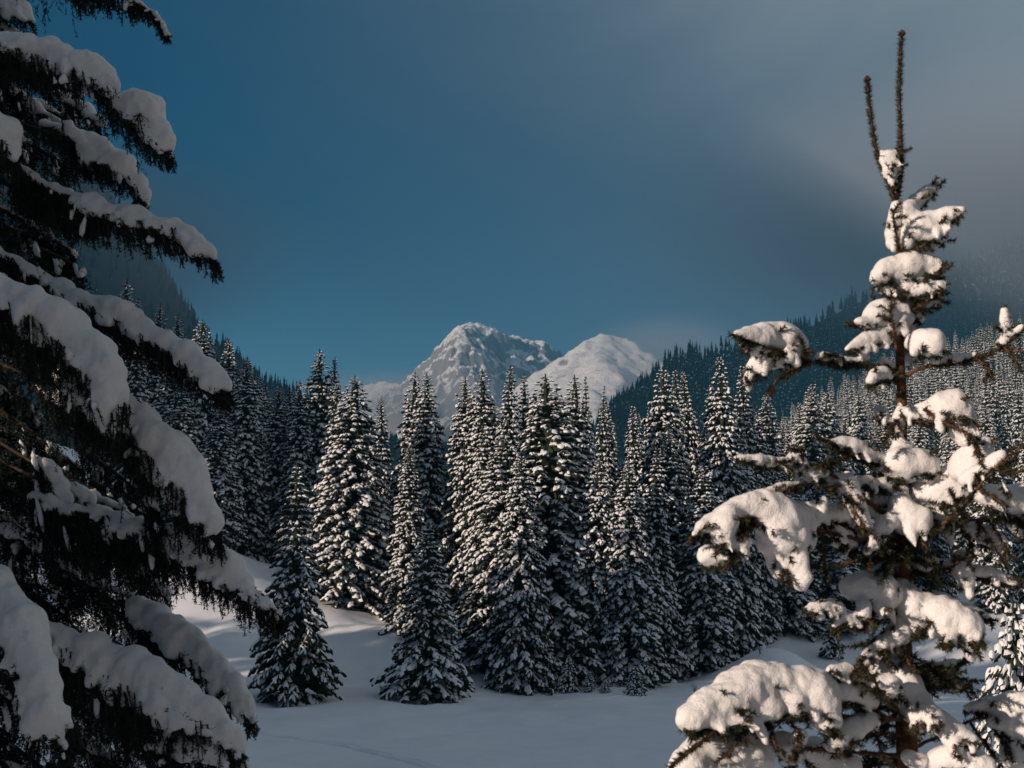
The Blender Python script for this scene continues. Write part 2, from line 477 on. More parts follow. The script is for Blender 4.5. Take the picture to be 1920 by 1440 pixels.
def spruce_meshes(seed, H=25.0, Rad=2.7, tiers=46, taper=0.85, snow=0.85, droop=1.0, pad=1.0, spiky=0.0, perb=(5, 9), dark=1.0):
    """trunk, crown and snow meshes of one snow-laden spruce standing at the origin"""
    rs = np.random.RandomState(seed)
    O, D, S, L, W, SN = [], [], [], [], [], []
    z = 0.45
    cols = []
    while z < H * 0.985:
        f = z / H
        prof = Rad * ((1 - f) ** taper) * np.interp(f, [0.86, 0.96, 1], [1, 0.75, 0.3]) * (0.72 + 0.28 * min(1, f / 0.08)) + 0.06
        prof *= 1 + 0.17 * rs.randn() * (1 - f)
        nb = int(round(np.interp(f, [0, 0.6, 1], [perb[1], perb[1] - 1, perb[0]])))
        ph0 = rs.rand() * 6.28
        for k in range(nb):
            ph = ph0 + (k + 0.55 * rs.randn() * 0.5) * 6.283 / nb
            Lb = prof * rs.uniform(0.72, 1.14)
            oh = np.array([math.cos(ph), math.sin(ph), 0]); th = np.array([-math.sin(ph), math.cos(ph), 0])
            up = np.interp(f, [0, 0.5, 0.85, 1], [-0.05, 0.05, 0.45, 1.1]); dr = droop * np.interp(f, [0, 0.6, 0.9, 1], [0.42, 0.5, 0.45, 0.3])
            def pt(s): return oh * Lb * s + np.array([0, 0, z + Lb * (up * s - dr * s * s) + rs.randn() * 0.03])
            sl = np.clip(0.34 + 0.20 * Lb, 0.22, 0.85) * pad * np.interp(f, [0.85, 1], [1, 0.5])
            ns = max(1, int(Lb / (0.44 * pad)))
            for s in np.linspace(0.30 if Lb > 1 else 0.15, 0.93, ns):
                slope = up - 2 * dr * s
                for side in (-1, 1):
                    if s < 0.5 and rs.rand() < 0.5: continue
                    al = side * rs.uniform(0.45, 1.05)
                    dh = oh * math.cos(al) + th * math.sin(al)
                    el = math.atan(slope) * 0.7 - rs.uniform(0.15, 0.55) * droop * (1 - 0.5 * spiky)
                    d = dh * math.cos(el) + np.array([0, 0, math.sin(el)])
                    O.append(pt(s) + rs.randn(3) * 0.05); D.append(d); S.append(rs.rand())
                    l = sl * rs.uniform(0.55, 1.4) * (1.15 - 0.35 * s)
                    L.append(l); W.append(l * rs.uniform(0.15, 0.34) * (1 - 0.45 * spiky))
            slope = up - 2 * dr
            el = math.atan(slope) * (1 - 0.5 * spiky)
            O.append(pt(0.80)); D.append(oh * math.cos(el) + np.array([0, 0, math.sin(el)])); S.append(rs.rand() * 0.8)
            l = sl * rs.uniform(0.8, 1.2) * (1 + 0.5 * spiky); L.append(l); W.append(l * rs.uniform(0.17, 0.26) * (1 - 0.5 * spiky))
        z += (H / tiers) * rs.uniform(0.75, 1.25) * np.interp(f, [0, 0.75, 1], [1.15, 1.0, 0.6])
    O, D, S, L, W = map(np.array, (O, D, S, L, W))
    n = len(O)
    Tn = unit(np.cross(D, np.array([0, 0, 1.0]) + 0 * D)); Nn = unit(np.cross(Tn, D))
    Lc, Wc = L[:, None], W[:, None]
    crown = MB()
    # dark sprays: needle fan with a hanging ragged fringe
    u = np.array([0, 0.35, 0.7, 1.08]); wd = np.array([0.4, 1.15, 0.95, 0.06])
    j = lambda a: 1 + a * rs.randn(n, 4)
    ctr = O[:, None] + D[:, None] * (Lc * u * j(0.05))[..., None] - Nn[:, None] * (Lc * 0.22 * u ** 2)[..., None]
    wl_, wr_ = Wc * wd * j(0.28) * 1.4 * dark, Wc * wd * j(0.28) * 1.4 * dark
    left = ctr - Tn[:, None] * wl_[..., None] - Nn[:, None] * (wl_ * 0.35)[..., None]
    right = ctr + Tn[:, None] * wr_[..., None] - Nn[:, None] * (wr_ * 0.35)[..., None]
    fr = Lc * np.array([0.12, 0.38, 0.36, 0.16]) * np.abs(j(0.45)) * (1 - 0.4 * spiky) * dark
    zz = np.array([0, 0, 1.0])
    lf = left - zz * fr[..., None] + Tn[:, None] * (wl_ * 0.3)[..., None]
    rf = right - zz * (fr[:, ::-1])[..., None] - Tn[:, None] * (wr_ * 0.3)[..., None]
    V = np.stack([ctr, left, right, lf, rf], 1).reshape(n, 20, 3)
    base = (np.arange(n) * 20)[:, None, None]
    q = []
    for a, b in ((1, 0), (0, 2), (3, 1), (2, 4)):
        for k in range(3): q.append([a * 4 + k, b * 4 + k, b * 4 + k + 1, a * 4 + k + 1])
    crown.add(V, (np.array(q)[None] + base).reshape(-1, 4))
    # dark core that closes the crown
    nz_, na = 26, 12
    zc = np.linspace(0.3, H * 0.97, nz_); th = np.arange(na) * 6.283 / na
    rc = (Rad * ((1 - zc / H) ** taper) * 0.24 + 0.02)[:, None] * (1 + 0.25 * rs.randn(nz_, na))
    core = np.stack([rc * np.cos(th), rc * np.sin(th), zc[:, None] + 0 * rc + 0.15 * rs.randn(nz_, na)], -1)
    ii = np.arange(nz_ * na).reshape(nz_, na); jj = np.roll(ii, -1, 1)
    crown.add(core.reshape(-1, 3), np.stack([ii[:-1], jj[:-1], jj[1:], ii[1:]], -1).reshape(-1, 4))
    tip = [[0, 0, H * 0.955], [0.02, 0, H * 0.98], [0, 0.01, H]]
    tube(crown, tip, [0.07, 0.06, 0.03], 5)
    # snow pads
    lump = vnoise(O[:, 0] * 0.8 + seed, O[:, 1] * 0.8, O[:, 2] * 0.45)
    keep = S < snow * np.clip(0.98 + 0.30 * lump, 0.45, 1.1)
    ctr_o, Dk, Tk, Nk, Lk, Wk = O[keep], D[keep], Tn[keep], Nn[keep], L[keep], W[keep]
    m = len(ctr_o)
    us = np.array([0.02, 0.34, 0.72, 1.0]); ws = np.array([0.40, 1.0, 0.95, 0.12]); hs = np.array([0.35, 1.05, 0.9, 0.05])
    cx = np.array([-1, -0.45, 0.45, 1.0]); cz = np.array([-0.12, 0.92, 0.92, -0.12])
    sc = rs.uniform(0.75, 1.2, (m, 1)) * (1 - 0.15 * spiky)
    u2 = us * (1 + 0.05 * rs.randn(m, 4))
    c2 = ctr_o[:, None] + Dk[:, None] * (Lk[:, None] * u2)[..., None] - Nk[:, None] * (Lk[:, None] * 0.22 * u2 ** 2)[..., None] + zz * 0.02
    wv = Wk[:, None] * ws * sc * (1 + 0.28 * rs.randn(m, 4)); hv = (0.045 + 0.42 * Wk[:, None]) * hs * sc * (1 + 0.32 * rs.randn(m, 4))
    V = c2[:, :, None] + Tk[:, None, None] * (wv[:, :, None] * cx)[..., None] + (0.5 * Nk + 0.5 * zz)[:, None, None] * (hv[:, :, None] * cz)[..., None] - Nk[:, None, None] * (wv[:, :, None] * 0.3 * np.abs(cx))[..., None]
    V = V + rs.randn(m, 4, 4, 3) * (Wk * 0.14)[:, None, None, None]
    base = (np.arange(m) * 16)[:, None, None]
    i = np.arange(16).reshape(4, 4)
    qs = np.stack([i[:-1, :-1], i[:-1, 1:], i[1:, 1:], i[1:, :-1]], -1).reshape(-1, 4)
    sn = MB(); sn.add(V.reshape(-1, 3), (qs[None] + base).reshape(-1, 4))
    tr = MB()
    tz = np.linspace(-0.8, H * 0.95, 12)
    tube(tr, np.stack([0.05 * np.sin(tz), 0.05 * np.cos(tz * 0.7), tz], -1), 0.30 * (1 - tz / H * 0.9) * H / 25, 8)
    global MEASURED
    hv_ = crown.v[0]; MEASURED = float(np.percentile(np.hypot(hv_[:, 0], hv_[:, 1]), 98.5))
    return (tr.mesh('trunk', [M_bark]), crown.mesh('crown', [M_needle_far], smooth=False), sn.mesh('snow', [M_snow_far]))

PROTO, PH = {}, {}
def proto(kind, seed, H, *a):
    PROTO[kind] = spruce_meshes(seed, H, *a); PH[kind] = (H, MEASURED)
proto('broad', 11, 25, 3.3, 50, 0.62, 0.84, 1.0, 0.62)
proto('tall', 12, 25, 2.5, 54, 0.62, 0.84, 1.0, 0.62)
proto('full', 13, 25, 3.0, 50, 0.58, 0.86, 1.1, 0.66)
proto('slim', 14, 25, 2.1, 54, 0.70, 0.82, 1.0, 0.62)
proto('ragged', 15, 25, 2.9, 44, 0.80, 0.80, 1.15, 0.66)
proto('young', 16, 16, 3.0, 34, 0.92, 0.74, 0.75, 0.62, 0.6, (6, 9))
proto('youth', 17, 14, 2.6, 33, 0.88, 0.80, 0.9, 0.62, 0.35, (6, 9))
proto('baby', 18, 2.6, 0.85, 13, 0.8, 0.9, 0.8, 0.5, 0.2, (5, 7))
proto('far', 19, 25, 2.7, 26, 0.82, 0.85, 1.0, 1.3, 0, (4, 6))
proto('far2', 20, 25, 2.3, 28, 0.80, 0.82, 1.1, 1.2, 0, (4, 6))
def plant_tree(kind, x, y, H, width, label, group=None, name='spruce_tree', cat='tree', rz=None, z=None):
    h0, r0 = PH[kind]
    t = link(name, None)
    t.location = (x, y, float(ground_z(x, y)) - 0.05 if z is None else z)
    t.rotation_euler = (random.gauss(0, 0.02), random.gauss(0, 0.02), random.uniform(0, 6.28) if rz is None else rz)
    s = width / (2.0 * r0) * random.uniform(0.95, 1.06)
    t.scale = (s, s, H / h0)
    tag(t, label, cat, group)
    tr, cr, sn = PROTO[kind]
    link('trunk', tr, t)
    c = link('crown', cr, t)
    link('snow', sn, c)
    return t
def tree_px(kind, px, py, Y, wpx, label, group=None, **kw):
    p = at(px, py, Y)
    g = float(ground_z(p[0], Y))
    return plant_tree(kind, p[0], Y, p[2] - g, 1.22 * wpx * Y / F, label, group, **kw)
random.seed(4)

G_LEFT, G_MID, G_RIGHT = 'spruces of the shaded left wood', 'spruces of the middle wood', 'spruces of the right wood edge'
TREES = [
    # kind, top px, top py, distance, width px, label, group
    ('young', 560, 868, 103, 150, 'pointed young spruce standing alone on the snow, its left edge sunlit', None),
    ('youth', 803, 985, 105, 146, 'small bluish spruce in full shade at the foot of the middle wood', None),
    ('broad', 660, 703, 133, 165, 'broad sunlit spruce whose base stands beside the sunlit strip of snow', None),
    ('slim', 712, 745, 140, 70, 'narrow spruce close behind the right flank of the broad sunlit spruce', G_MID),
    ('slim', 640, 712, 141, 80, 'spruce with its top just left of the broad sunlit spruce', G_MID),
    ('tall', 776, 698, 142, 95, 'left one of the sunlit twin spruces with blunt tops', G_MID),
    ('tall', 800, 697, 139, 100, 'right one of the sunlit twin spruces with blunt tops', G_MID),
    ('slim', 768, 838, 122, 92, 'slender sunlit spruce just behind the left side of the small bluish spruce', G_MID),
    ('tall', 870, 703, 137, 98, 'dark spruce with a thin pointed top to the right of the twin spruces', G_MID),
    ('tall', 915, 690, 136, 105, 'tall spruce that ends just below the snowy rock peak', G_MID),
    ('slim', 951, 684, 134, 85, 'slim spruce with a needle-like top under the right shoulder of the peak', G_MID),
    ('slim', 984, 700, 140, 78, 'thin spruce top standing in the dip right of the peak', G_MID),
    ('full', 935, 812, 118, 150, 'wide sunlit spruce at the front of the middle wood, leaning snow to its base', G_MID),
    ('ragged', 905, 785, 124, 100, 'spruce partly hidden behind the left side of the front sunlit spruce', G_MID),
    ('full', 975, 850, 114, 115, 'low shaded spruce with drooping skirts at the front of the wood', G_MID),
    ('broad', 1040, 698, 119, 205, 'largest spruce of the middle wood, heavy with snow pads', None),
    ('tall', 1078, 702, 125, 130, 'tall spruce grown together with the right side of the largest spruce', G_MID),
    ('slim', 1003, 745, 128, 90, 'spruce filling the gap left of the largest spruce', G_MID),
    ('slim', 1122, 742, 136, 70, 'short-topped sunlit spruce right of the largest spruce', G_MID),
    ('slim', 1155, 752, 138, 66, 'sunlit spruce below the dark far trees', G_MID),
    ('slim', 1187, 757, 137, 70, 'sunlit spruce just left of the pointed spruce under the dark hill', G_MID),
    ('full', 1235, 690, 132, 120, 'pointed sunlit spruce under the low end of the dark hill', G_RIGHT),
    ('slim', 1272, 689, 137, 75, 'spruce next right from the pointed sunlit spruce', G_RIGHT),
    ('slim', 1305, 690, 141, 72, 'narrow spruce with a sunlit tip in the right wood', G_RIGHT),
    ('tall', 1355, 664, 133, 105, 'highest spruce of the right wood, left of the snow clump on the near branch', G_RIGHT),
    ('slim', 1387, 680, 138, 80, 'spruce whose tip touches the snow clump on the near branch', G_RIGHT),
    ('tall', 1330, 715, 140, 80, 'spruce behind the left side of the highest right spruce', G_RIGHT),
    ('full', 1180, 868, 117, 118, 'dark shaded spruce in the front row between two taller ones', G_RIGHT),
    ('ragged', 1213, 830, 121, 115, 'dark spruce with a sunlit streak near its top', G_RIGHT),
    ('tall', 1263, 800, 127, 110, 'shaded spruce rising from the right end of the front row', G_RIGHT),
    ('full', 1310, 868, 124, 120, 'squat shaded spruce at the right end of the front row', G_RIGHT),
    ('full', 1115, 860, 118, 110, 'shaded spruce at the front between the largest spruce and the dark one', G_MID),
    ('full', 1370, 790, 136, 120, 'dark spruce behind the large snow bough of the near tree', G_RIGHT),
    ('broad', 1400, 760, 139, 120, 'spruce standing behind the long left branch of the near tree', G_RIGHT),
    ('full', 1480, 880, 140, 110, 'shaded spruce at the top of the small snow mound', G_RIGHT),
    ('full', 1545, 900, 142, 130, 'shaded spruce behind the middle boughs of the near tree', G_RIGHT),
    ('tall', 1440, 735, 150, 95, 'sunlit spruce seen just under the long left branch', G_RIGHT),
    ('tall', 1505, 715, 156, 100, 'sunlit spruce seen below the middle of the long left branch', G_RIGHT),
    ('full', 1560, 730, 160, 95, 'sunlit spruce seen below the fork of the near trunk', G_RIGHT),
    # shaded left wood
    ('tall', 607, 655, 152, 110, 'tallest dark spruce of the left wood with a double tip', None),
    ('slim', 630, 668, 154, 60, 'thin dark spruce forming the right half of the double tip', G_LEFT),
    ('tall', 563, 711, 150, 84, 'dark spruce left of the tallest dark spruce', G_LEFT),
    ('slim', 543, 722, 156, 62, 'dark slender spruce behind the young spruce tip', G_LEFT),
    ('tall', 517, 722, 152, 80, 'dark spruce standing in the darkest corner of the left wood', G_LEFT),
    ('tall', 463, 670, 150, 90, 'well-defined grey spruce whose base meets the snow bank', G_LEFT),
    ('tall', 433, 634, 155, 86, 'grey spruce behind the end of the long snowy bough', G_LEFT),
    ('broad', 390, 598, 150, 120, 'wide grey spruce rising behind the long snowy bough', G_LEFT),
    ('tall', 335, 588, 163, 84, 'grey spruce tip against the blue slope', G_LEFT),
    ('tall', 298, 566, 172, 80, 'small grey spruce tip just above the snowy bough', G_LEFT),
    ('tall', 233, 520, 176, 95, 'highest grey spruce tip on the left, between two boughs', G_LEFT),
    ('tall', 265, 560, 182, 70, 'grey spruce tip next to the highest left one', G_LEFT),
    ('full', 350, 720, 146, 100, 'grey spruce seen below the end of the long bough', G_LEFT),
    ('full', 410, 760, 143, 100, 'low grey spruce seen right of the hanging snow bough', G_LEFT),
    ('full', 320, 690, 152, 100, 'grey spruce half hidden by the boughs of the near tree', G_LEFT),
    ('tall', 490, 800, 158, 80, 'dim spruce in the gap between two grey ones', G_LEFT),
]
for k, px, py, Y, w, lab, grp in TREES:
    tree_px(k, px, py, Y, w, lab, grp)
USED = [(at(px, py, Y)[0], Y) for _, px, py, Y, _, _, _ in TREES]

# rows behind: each one a tree, nothing but its place tells it apart
def clear(x, y, d):
    return all((x - a) ** 2 + (y - b) ** 2 > d * d for a, b in USED)
def infill(n, amin, amax, ymin, ymax, hmin, hmax, kinds, label, group, d=4.5, cap=None):
    done = tries = 0
    while done < n and tries < n * 60:
        tries += 1
        a = random.uniform(amin, amax); y = ymin + (ymax - ymin) * random.random() ** 0.8; x = a * y
        dd = d * (0.8 + 0.5 * (y - 140) / 300 if y > 140 else 0.8)
        if not clear(x, y, dd): continue
        H = random.uniform(hmin, hmax)
        if cap is not None:
            top = (cap(a) * y) - float(ground_z(x, y))
            H = min(H, top)
            if H < 9: continue
        k = random.choice(kinds)
        plant_tree(k, x, y, H, random.uniform(0.85, 1.1) * (0.225 * H + 0.6), label, group)
        USED.append((x, y)); done += 1
    return done
def cap_mid(a):   # treetops stay under the line the photo shows
    return float(np.interp(a, [-0.30, -0.26, -0.20, -0.16, -0.135, -0.12, -0.10, -0.075, -0.045, -0.03, 0.0, 0.05, 0.09, 0.13, 0.17, 0.22], [0.21, 0.19, 0.165, 0.135, 0.15, 0.145, 0.11, 0.125, 0.10, 0.14, 0.14, 0.13, 0.14, 0.148, 0.14, 0.15]))
infill(24, -0.27, -0.13, 150, 215, 19, 26, ['tall', 'slim', 'full'], 'shaded spruce deep in the left wood behind the front trunks', 'spruces deep in the left wood', cap=cap_mid)
infill(34, -0.03, 0.15, 132, 185, 17, 25, ['tall', 'slim', 'full', 'ragged'], 'spruce among the crowded rows behind the front of the middle wood', 'spruces crowded behind the middle wood front', d=3.6, cap=cap_mid)
infill(7, -0.13, -0.055, 136, 160, 15, 20, ['tall', 'slim'], 'lower spruce filling in behind the broad sunlit spruce', 'lower spruces behind the broad sunlit spruce', cap=cap_mid)
infill(40, 0.13, 0.37, 142, 215, 18, 25, ['tall', 'full', 'slim', 'ragged'], 'sunlit spruce of the right wood seen through the branches of the near tree', 'spruces of the right wood behind the near tree', d=5.0)
infill(95, 0.15, 0.38, 215, 660, 18, 26, ['far', 'far2', 'far', 'tall'], 'small sunlit spruce on the slope that climbs to the right', 'spruces climbing the right slope', d=8.0)

# two dark far spruces that stand against the white mountain
for px, py, w in ((1102, 704, 34), (1132, 722, 26)):
    Y = 420
    p = at(px, py, Y)
    plant_tree('far', p[0], Y, 30, w * Y / F, 'dark far spruce in front of the rounded white mountain, ' + ('taller of two' if px < 1110 else 'shorter of two'), 'two dark far spruces', z=p[2] - 30)
# ------------------------------------------------------------------ wood on the sunny side of the meadow (outside the picture; it casts the long shade; trees added round the camera dim the skylight)
def build_wood():
    tr, cr, sn = spruce_meshes(31, 25, 3.2, 11, 0.6, 0.6, 1.0, 3.8, 0, (3, 4))
    def arrays(me):
        v = np.empty(len(me.vertices) * 3); me.vertices.foreach_get('co', v); v = v.reshape(-1, 3)
        n = np.array([p.loop_total for p in me.polygons]); vi = np.array([list(p.vertices) for p in me.polygons if p.loop_total == 4])
        return v, vi
    parts = [(arrays(tr), 0), (arrays(cr), 1)]
    n = np.array([0.6, -0.8]); u = np.array([-0.8, -0.6])
    rs = np.random.RandomState(77)
    mb = MB()
    def put(x, y, top, wid):
        g = float(ground_z(x, y)); H = max(4.0, top - g)
        a = rs.rand() * 6.28; c, s = math.cos(a), math.sin(a)
        for (v, q), m in parts:
            w = v * np.array([wid / 6.4, wid / 6.4, H / 25])
            w = np.stack([w[:, 0] * c - w[:, 1] * s + x, w[:, 0] * s + w[:, 1] * c + y, w[:, 2] + g], -1)
            mb.add(w, q, None, m)
    hp = np.array([-185, -165, -150, -138, -130, -124, -117, -110, -104, -98, -94, -90, -86, -78, -70, -60, -45, -30, -20, -17.5])
    hh = np.array([46, 40, 34, 30, 24, 8, -4, -1.0, 3.5, 5.0, 6, 7, 14, 14, 13, 12, 11, 9, 5, 2])
    for p in np.arange(-185, -17, 4.2):
        for row in (0, 1, 2):
            pp = p + row * 1.2 + rs.uniform(-0.7, 0.7)
            if pp > -21.5: continue
            c = (-8 if pp < -128 else 25) + row * 6 + rs.uniform(-2, 2)
            x, y = pp * n + c * u
            top = np.interp(pp, hp, hh) + 0.25 * (c + (67 if pp < -128 else 52)) + rs.uniform(-1.2, 1.2)
            put(x, y, top, rs.uniform(5.6, 6.8) if pp < -86 else rs.uniform(6.6, 7.8))
    for x, y, top, w in ((-11.0, 1.0, 21, 5.0), (-15.0, -2.0, 24, 5.2), (-12.2, 2.9, 20, 5.0), (-17.0, -0.6, 24, 5.2),
                         (4.0, -6.5, 20, 5.5), (-2.5, -10.5, 22, 5.5), (9.5, -3.0, 20, 5.5), (13.0, 4.0, 18, 5.0), (16.5, 11.0, 18, 5.0), (2.0, -14.0, 24, 5.5)):  # unseen trees added behind and right of the camera to dim the skylight
        put(x, y, top, w)
    o = link('wood', mb.mesh('wood', [M_bark, M_needle_far, M_snow_far]))
    tag(o, kind='stuff')
build_wood()

# ------------------------------------------------------------------ forests far off on the hills: small trees, past counting
def far_forest(name, pts, heights, seed, snowf, label=None):
    rs = np.random.RandomState(seed)
    n = len(pts)
    L = 5; A = 5
    V = []; q = []; qs = []
    th = np.arange(A) * 6.283 / A
    off = rs.rand(n, L) * 6.28
    wid = heights * rs.uniform(0.10, 0.14, n)
    mb = MB()
    for l in range(L):
        f0 = 0.04 + 0.84 * l / L; f1 = min(1.0, f0 + 0.34)
        r = wid * (1 - l / L) ** 0.8 + 0.15
        rad = r[:, None] * (1 + 0.35 * rs.randn(n, A))
        ring = np.stack([rad * np.cos(th + off[:, l:l + 1]), rad * np.sin(th + off[:, l:l + 1]), heights[:, None] * (f0 + 0.03 * rs.randn(n, A))], -1) + pts[:, None]
        apex = pts + np.stack([0 * heights, 0 * heights, heights * f1], -1)
        W = np.concatenate([ring, apex[:, None]], 1).reshape(-1, 3)
        b = (np.arange(n) * (A + 1))[:, None]
        i = np.arange(A); tri = np.stack([np.broadcast_to(i, (n, A)) + b, np.broadcast_to((i + 1) % A, (n, A)) + b, np.broadcast_to(A, (n, A)) + b], -1)
        mb.add(W, None, tri.reshape(-1, 3), 0)
        # snow lying on some of the tiers
        k = rs.rand(n, A) < snowf
        mid = ring * 0.72 + apex[:, None] * 0.28
        s0 = ring * 0.94 + apex[:, None] * 0.06; s1 = np.roll(s0, -1, 1); c0 = (mid + np.roll(mid, -1, 1)) / 2
        tri3 = np.stack([s0, s1, c0], 2)[k] + np.array([0, 0, 0.25])
        cen = tri3.mean(1, keepdims=True); out_ = cen - pts[np.nonzero(k)[0]][:, None]; out_[..., 2] = 0
        tri3 = tri3 + unit(out_) * 0.45
        mb.add(tri3.reshape(-1, 3), None, np.arange(len(tri3) * 3).reshape(-1, 3), 1)
    o = link(name, mb.mesh(name, [M_hill_needle, M_snow_far], smooth=False))
    return tag(o, label=label, kind='stuff')
def build_far():
    rs = np.random.RandomState(8)
    a = rs.uniform(0.045, 0.40, 4600); t = rs.uniform(0.12, 1.0, 4600) ** 0.8
    far_forest('hill_forest', right_hill_pt(a, t), rs.uniform(16, 28, len(a)), 3, 0.28)
    a2 = rs.uniform(0.05, 0.40, 900)
    x = rs.uniform(-560, 330, 4000); y = rs.uniform(1050, 1680, 4000)
    k = (x / y > -0.34) & (x / y < 0.16)
    x, y = x[k], y[k]
    far_forest('hill_forest.001', np.stack([x, y, left_hill_z(x, y)], -1), rs.uniform(10, 19, len(x)), 4, 0.05)
    # wood on the slope beyond the individually built spruces
    n = 900
    aa = rs.uniform(0.12, 0.42, n); yy = rs.uniform(330, 700, n)
    k = np.array([clear(a_ * y_, y_, 5.0) for a_, y_ in zip(aa, yy)])
    aa, yy = aa[k], yy[k]; xx = aa * yy
    P = np.stack([xx, yy, ground_z(xx, yy) - 0.3], -1)
    me = bpy.data.meshes.new('slope_forest'); me.from_pydata([tuple(p) for p in P], [], [])
    h = me.attributes.new('tree_scale', 'FLOAT_VECTOR', 'POINT')
    sc = rs.uniform(0.62, 1.0, len(P)); w = sc * rs.uniform(0.85, 1.1, len(P))
    h.data.foreach_set('vector', np.stack([w, w, sc], -1).astype(np.float32).ravel())
    r = me.attributes.new('tree_turn', 'FLOAT_VECTOR', 'POINT')
    r.data.foreach_set('vector', np.stack([0 * sc, 0 * sc, rs.rand(len(P)) * 6.28], -1).astype(np.float32).ravel())
    o = tag(link('slope_forest', me), kind='stuff')
    src = [ob for ob in bpy.data.objects if ob.data in (PROTO['far'][1], PROTO['far'][2])]
    crown = next(ob for ob in src if ob.data == PROTO['far'][1]); snow = next(ob for ob in src if ob.data == PROTO['far'][2])
    g = bpy.data.node_groups.new('slope_forest', 'GeometryNodeTree')
    g.interface.new_socket('Geometry', in_out='INPUT', socket_type='NodeSocketGeometry')
    g.interface.new_socket('Geometry', in_out='OUTPUT', socket_type='NodeSocketGeometry')
    gi, go = N(g, 'NodeGroupInput'), N(g, 'NodeGroupOutput')
    pts = N(g, 'GeometryNodeMeshToPoints'); inst = N(g, 'GeometryNodeInstanceOnPoints'); jn = N(g, 'GeometryNodeJoinGeometry')
    for ob in (crown, snow):
        oi = N(g, 'GeometryNodeObjectInfo', transform_space='ORIGINAL'); oi.inputs['Object'].default_value = ob
        g.links.new(oi.outputs['Geometry'], jn.inputs[0])
    for nm, sock in (('tree_scale', 'Scale'), ('tree_turn', 'Rotation')):
        at_ = N(g, 'GeometryNodeInputNamedAttribute', data_type='FLOAT_VECTOR'); at_.inputs['Name'].default_value = nm
        g.links.new(at_.outputs['Attribute'], inst.inputs[sock])
    g.links.new(gi.outputs[0], pts.inputs['Mesh']); g.links.new(pts.outputs[0], inst.inputs['Points'])
    g.links.new(jn.outputs[0], inst.inputs['Instance']); g.links.new(inst.outputs[0], go.inputs[0])
    md = o.modifiers.new('trees', 'NODES'); md.node_group = g
build_far()

# ------------------------------------------------------------------ small things on the snow
def ground_px(px, py):
    """where the photo's pixel meets the ground"""
    lo, hi = 20.0, 400.0
    d = at(px, py, 1.0)
    ys = np.arange(30, 300, 0.25)
    z = ground_z(d[0] * ys, ys); k = np.nonzero(d[2] * ys < z)[0]
    Y = ys[k[0]] if len(k) else 110.0
    return d[0] * Y, Y
def baby_px(px, py, hpx, wpx, label, kind='baby', group=None, name='spruce_sapling', cat='sapling'):
    x, y = ground_px(px, py)
    return plant_tree(kind, x, y, hpx * y / F, wpx * y / F, label, group, name, cat)
baby_px(1066, 1298, 62, 46, 'knee-high snow-capped spruce sapling, biggest of the cluster before the wood')
baby_px(1104, 1299, 38, 30, 'snow-capped sapling just right of the biggest in the cluster before the wood')
baby_px(1029, 1293, 92, 44, 'slim dark sapling standing against the skirts of the middle wood')
baby_px(1192, 1304, 52, 44, 'small bushy sapling out on the snow before the dark front-row spruce')
baby_px(1134, 1298, 22, 24, 'tiny snow-covered sapling between the cluster and the bushy sapling')
baby_px(1400, 1212, 40, 46, 'low snowy sapling on top of the small snow mound at the right')
baby_px(1560, 1235, 75, 60, 'snowy sapling at the right wood edge behind the near tree')
x_, y_ = ground_px(1570, 1262)

def twig_plant(px, py, hpx, n, label, name, cat, material, snow=True):
    x, y = ground_px(px, py); s = y / F
    t = tag(link(name, None, None, (x, y, float(ground_z(x, y)))), label, cat)
    rs = np.random.RandomState(px)
    st = MB(); sn = MB()
    for k in range(n):
        a = rs.rand() * 6.28; h = hpx * s * rs.uniform(0.5, 1.0); lean = rs.uniform(0.1, 0.5) * (1 if n > 2 else 0.3)
        P = np.array([[math.cos(a) * lean * h * f * f, math.sin(a) * lean * h * f * f, h * f - 0.05] for f in np.linspace(0, 1, 5)])
        tube(st, P, np.linspace(0.03, 0.012, 5), 5)
        for f in (2, 3):
            b = P[f]; d = rs.randn(3) * 0.25 * h; d[2] = abs(d[2]) * 0.4
            tube(st, [b, b + d * 0.5, b + d], [0.018, 0.014, 0.01], 4)
            if snow: tube(sn, [b + d * 0.3 + [0, 0, .03], b + d * 0.7 + [0, 0, .05], b + d * 1.05 + [0, 0, .02]], [0.03, 0.06, 0.03], 6)
    link('stem', st.mesh('stem', [material]), t)
    if snow: link('snow', sn.mesh('snow', [M_snow_far]), t)
twig_plant(1303, 1306, 36, 3, 'thin bare sapling with flecks of snow alone on the meadow', 'bare_sapling', 'sapling', M_bark)
twig_plant(716, 1299, 16, 9, 'dry weed tuft sticking out of the snow between two young spruces', 'weed', 'weed', M_grass, False)
twig_plant(782, 1290, 12, 4, 'few dry stalks left of the foot of the small bluish spruce', 'weed', 'weed', M_grass, False)
twig_plant(1365, 1236, 20, 12, 'dark low shrub on the flank of the small snow mound', 'shrub', 'shrub', M_bark)
twig_plant(1425, 1228, 16, 8, 'dark twiggy shrub to the right of the low shrub on the mound', 'shrub', 'shrub', M_bark)
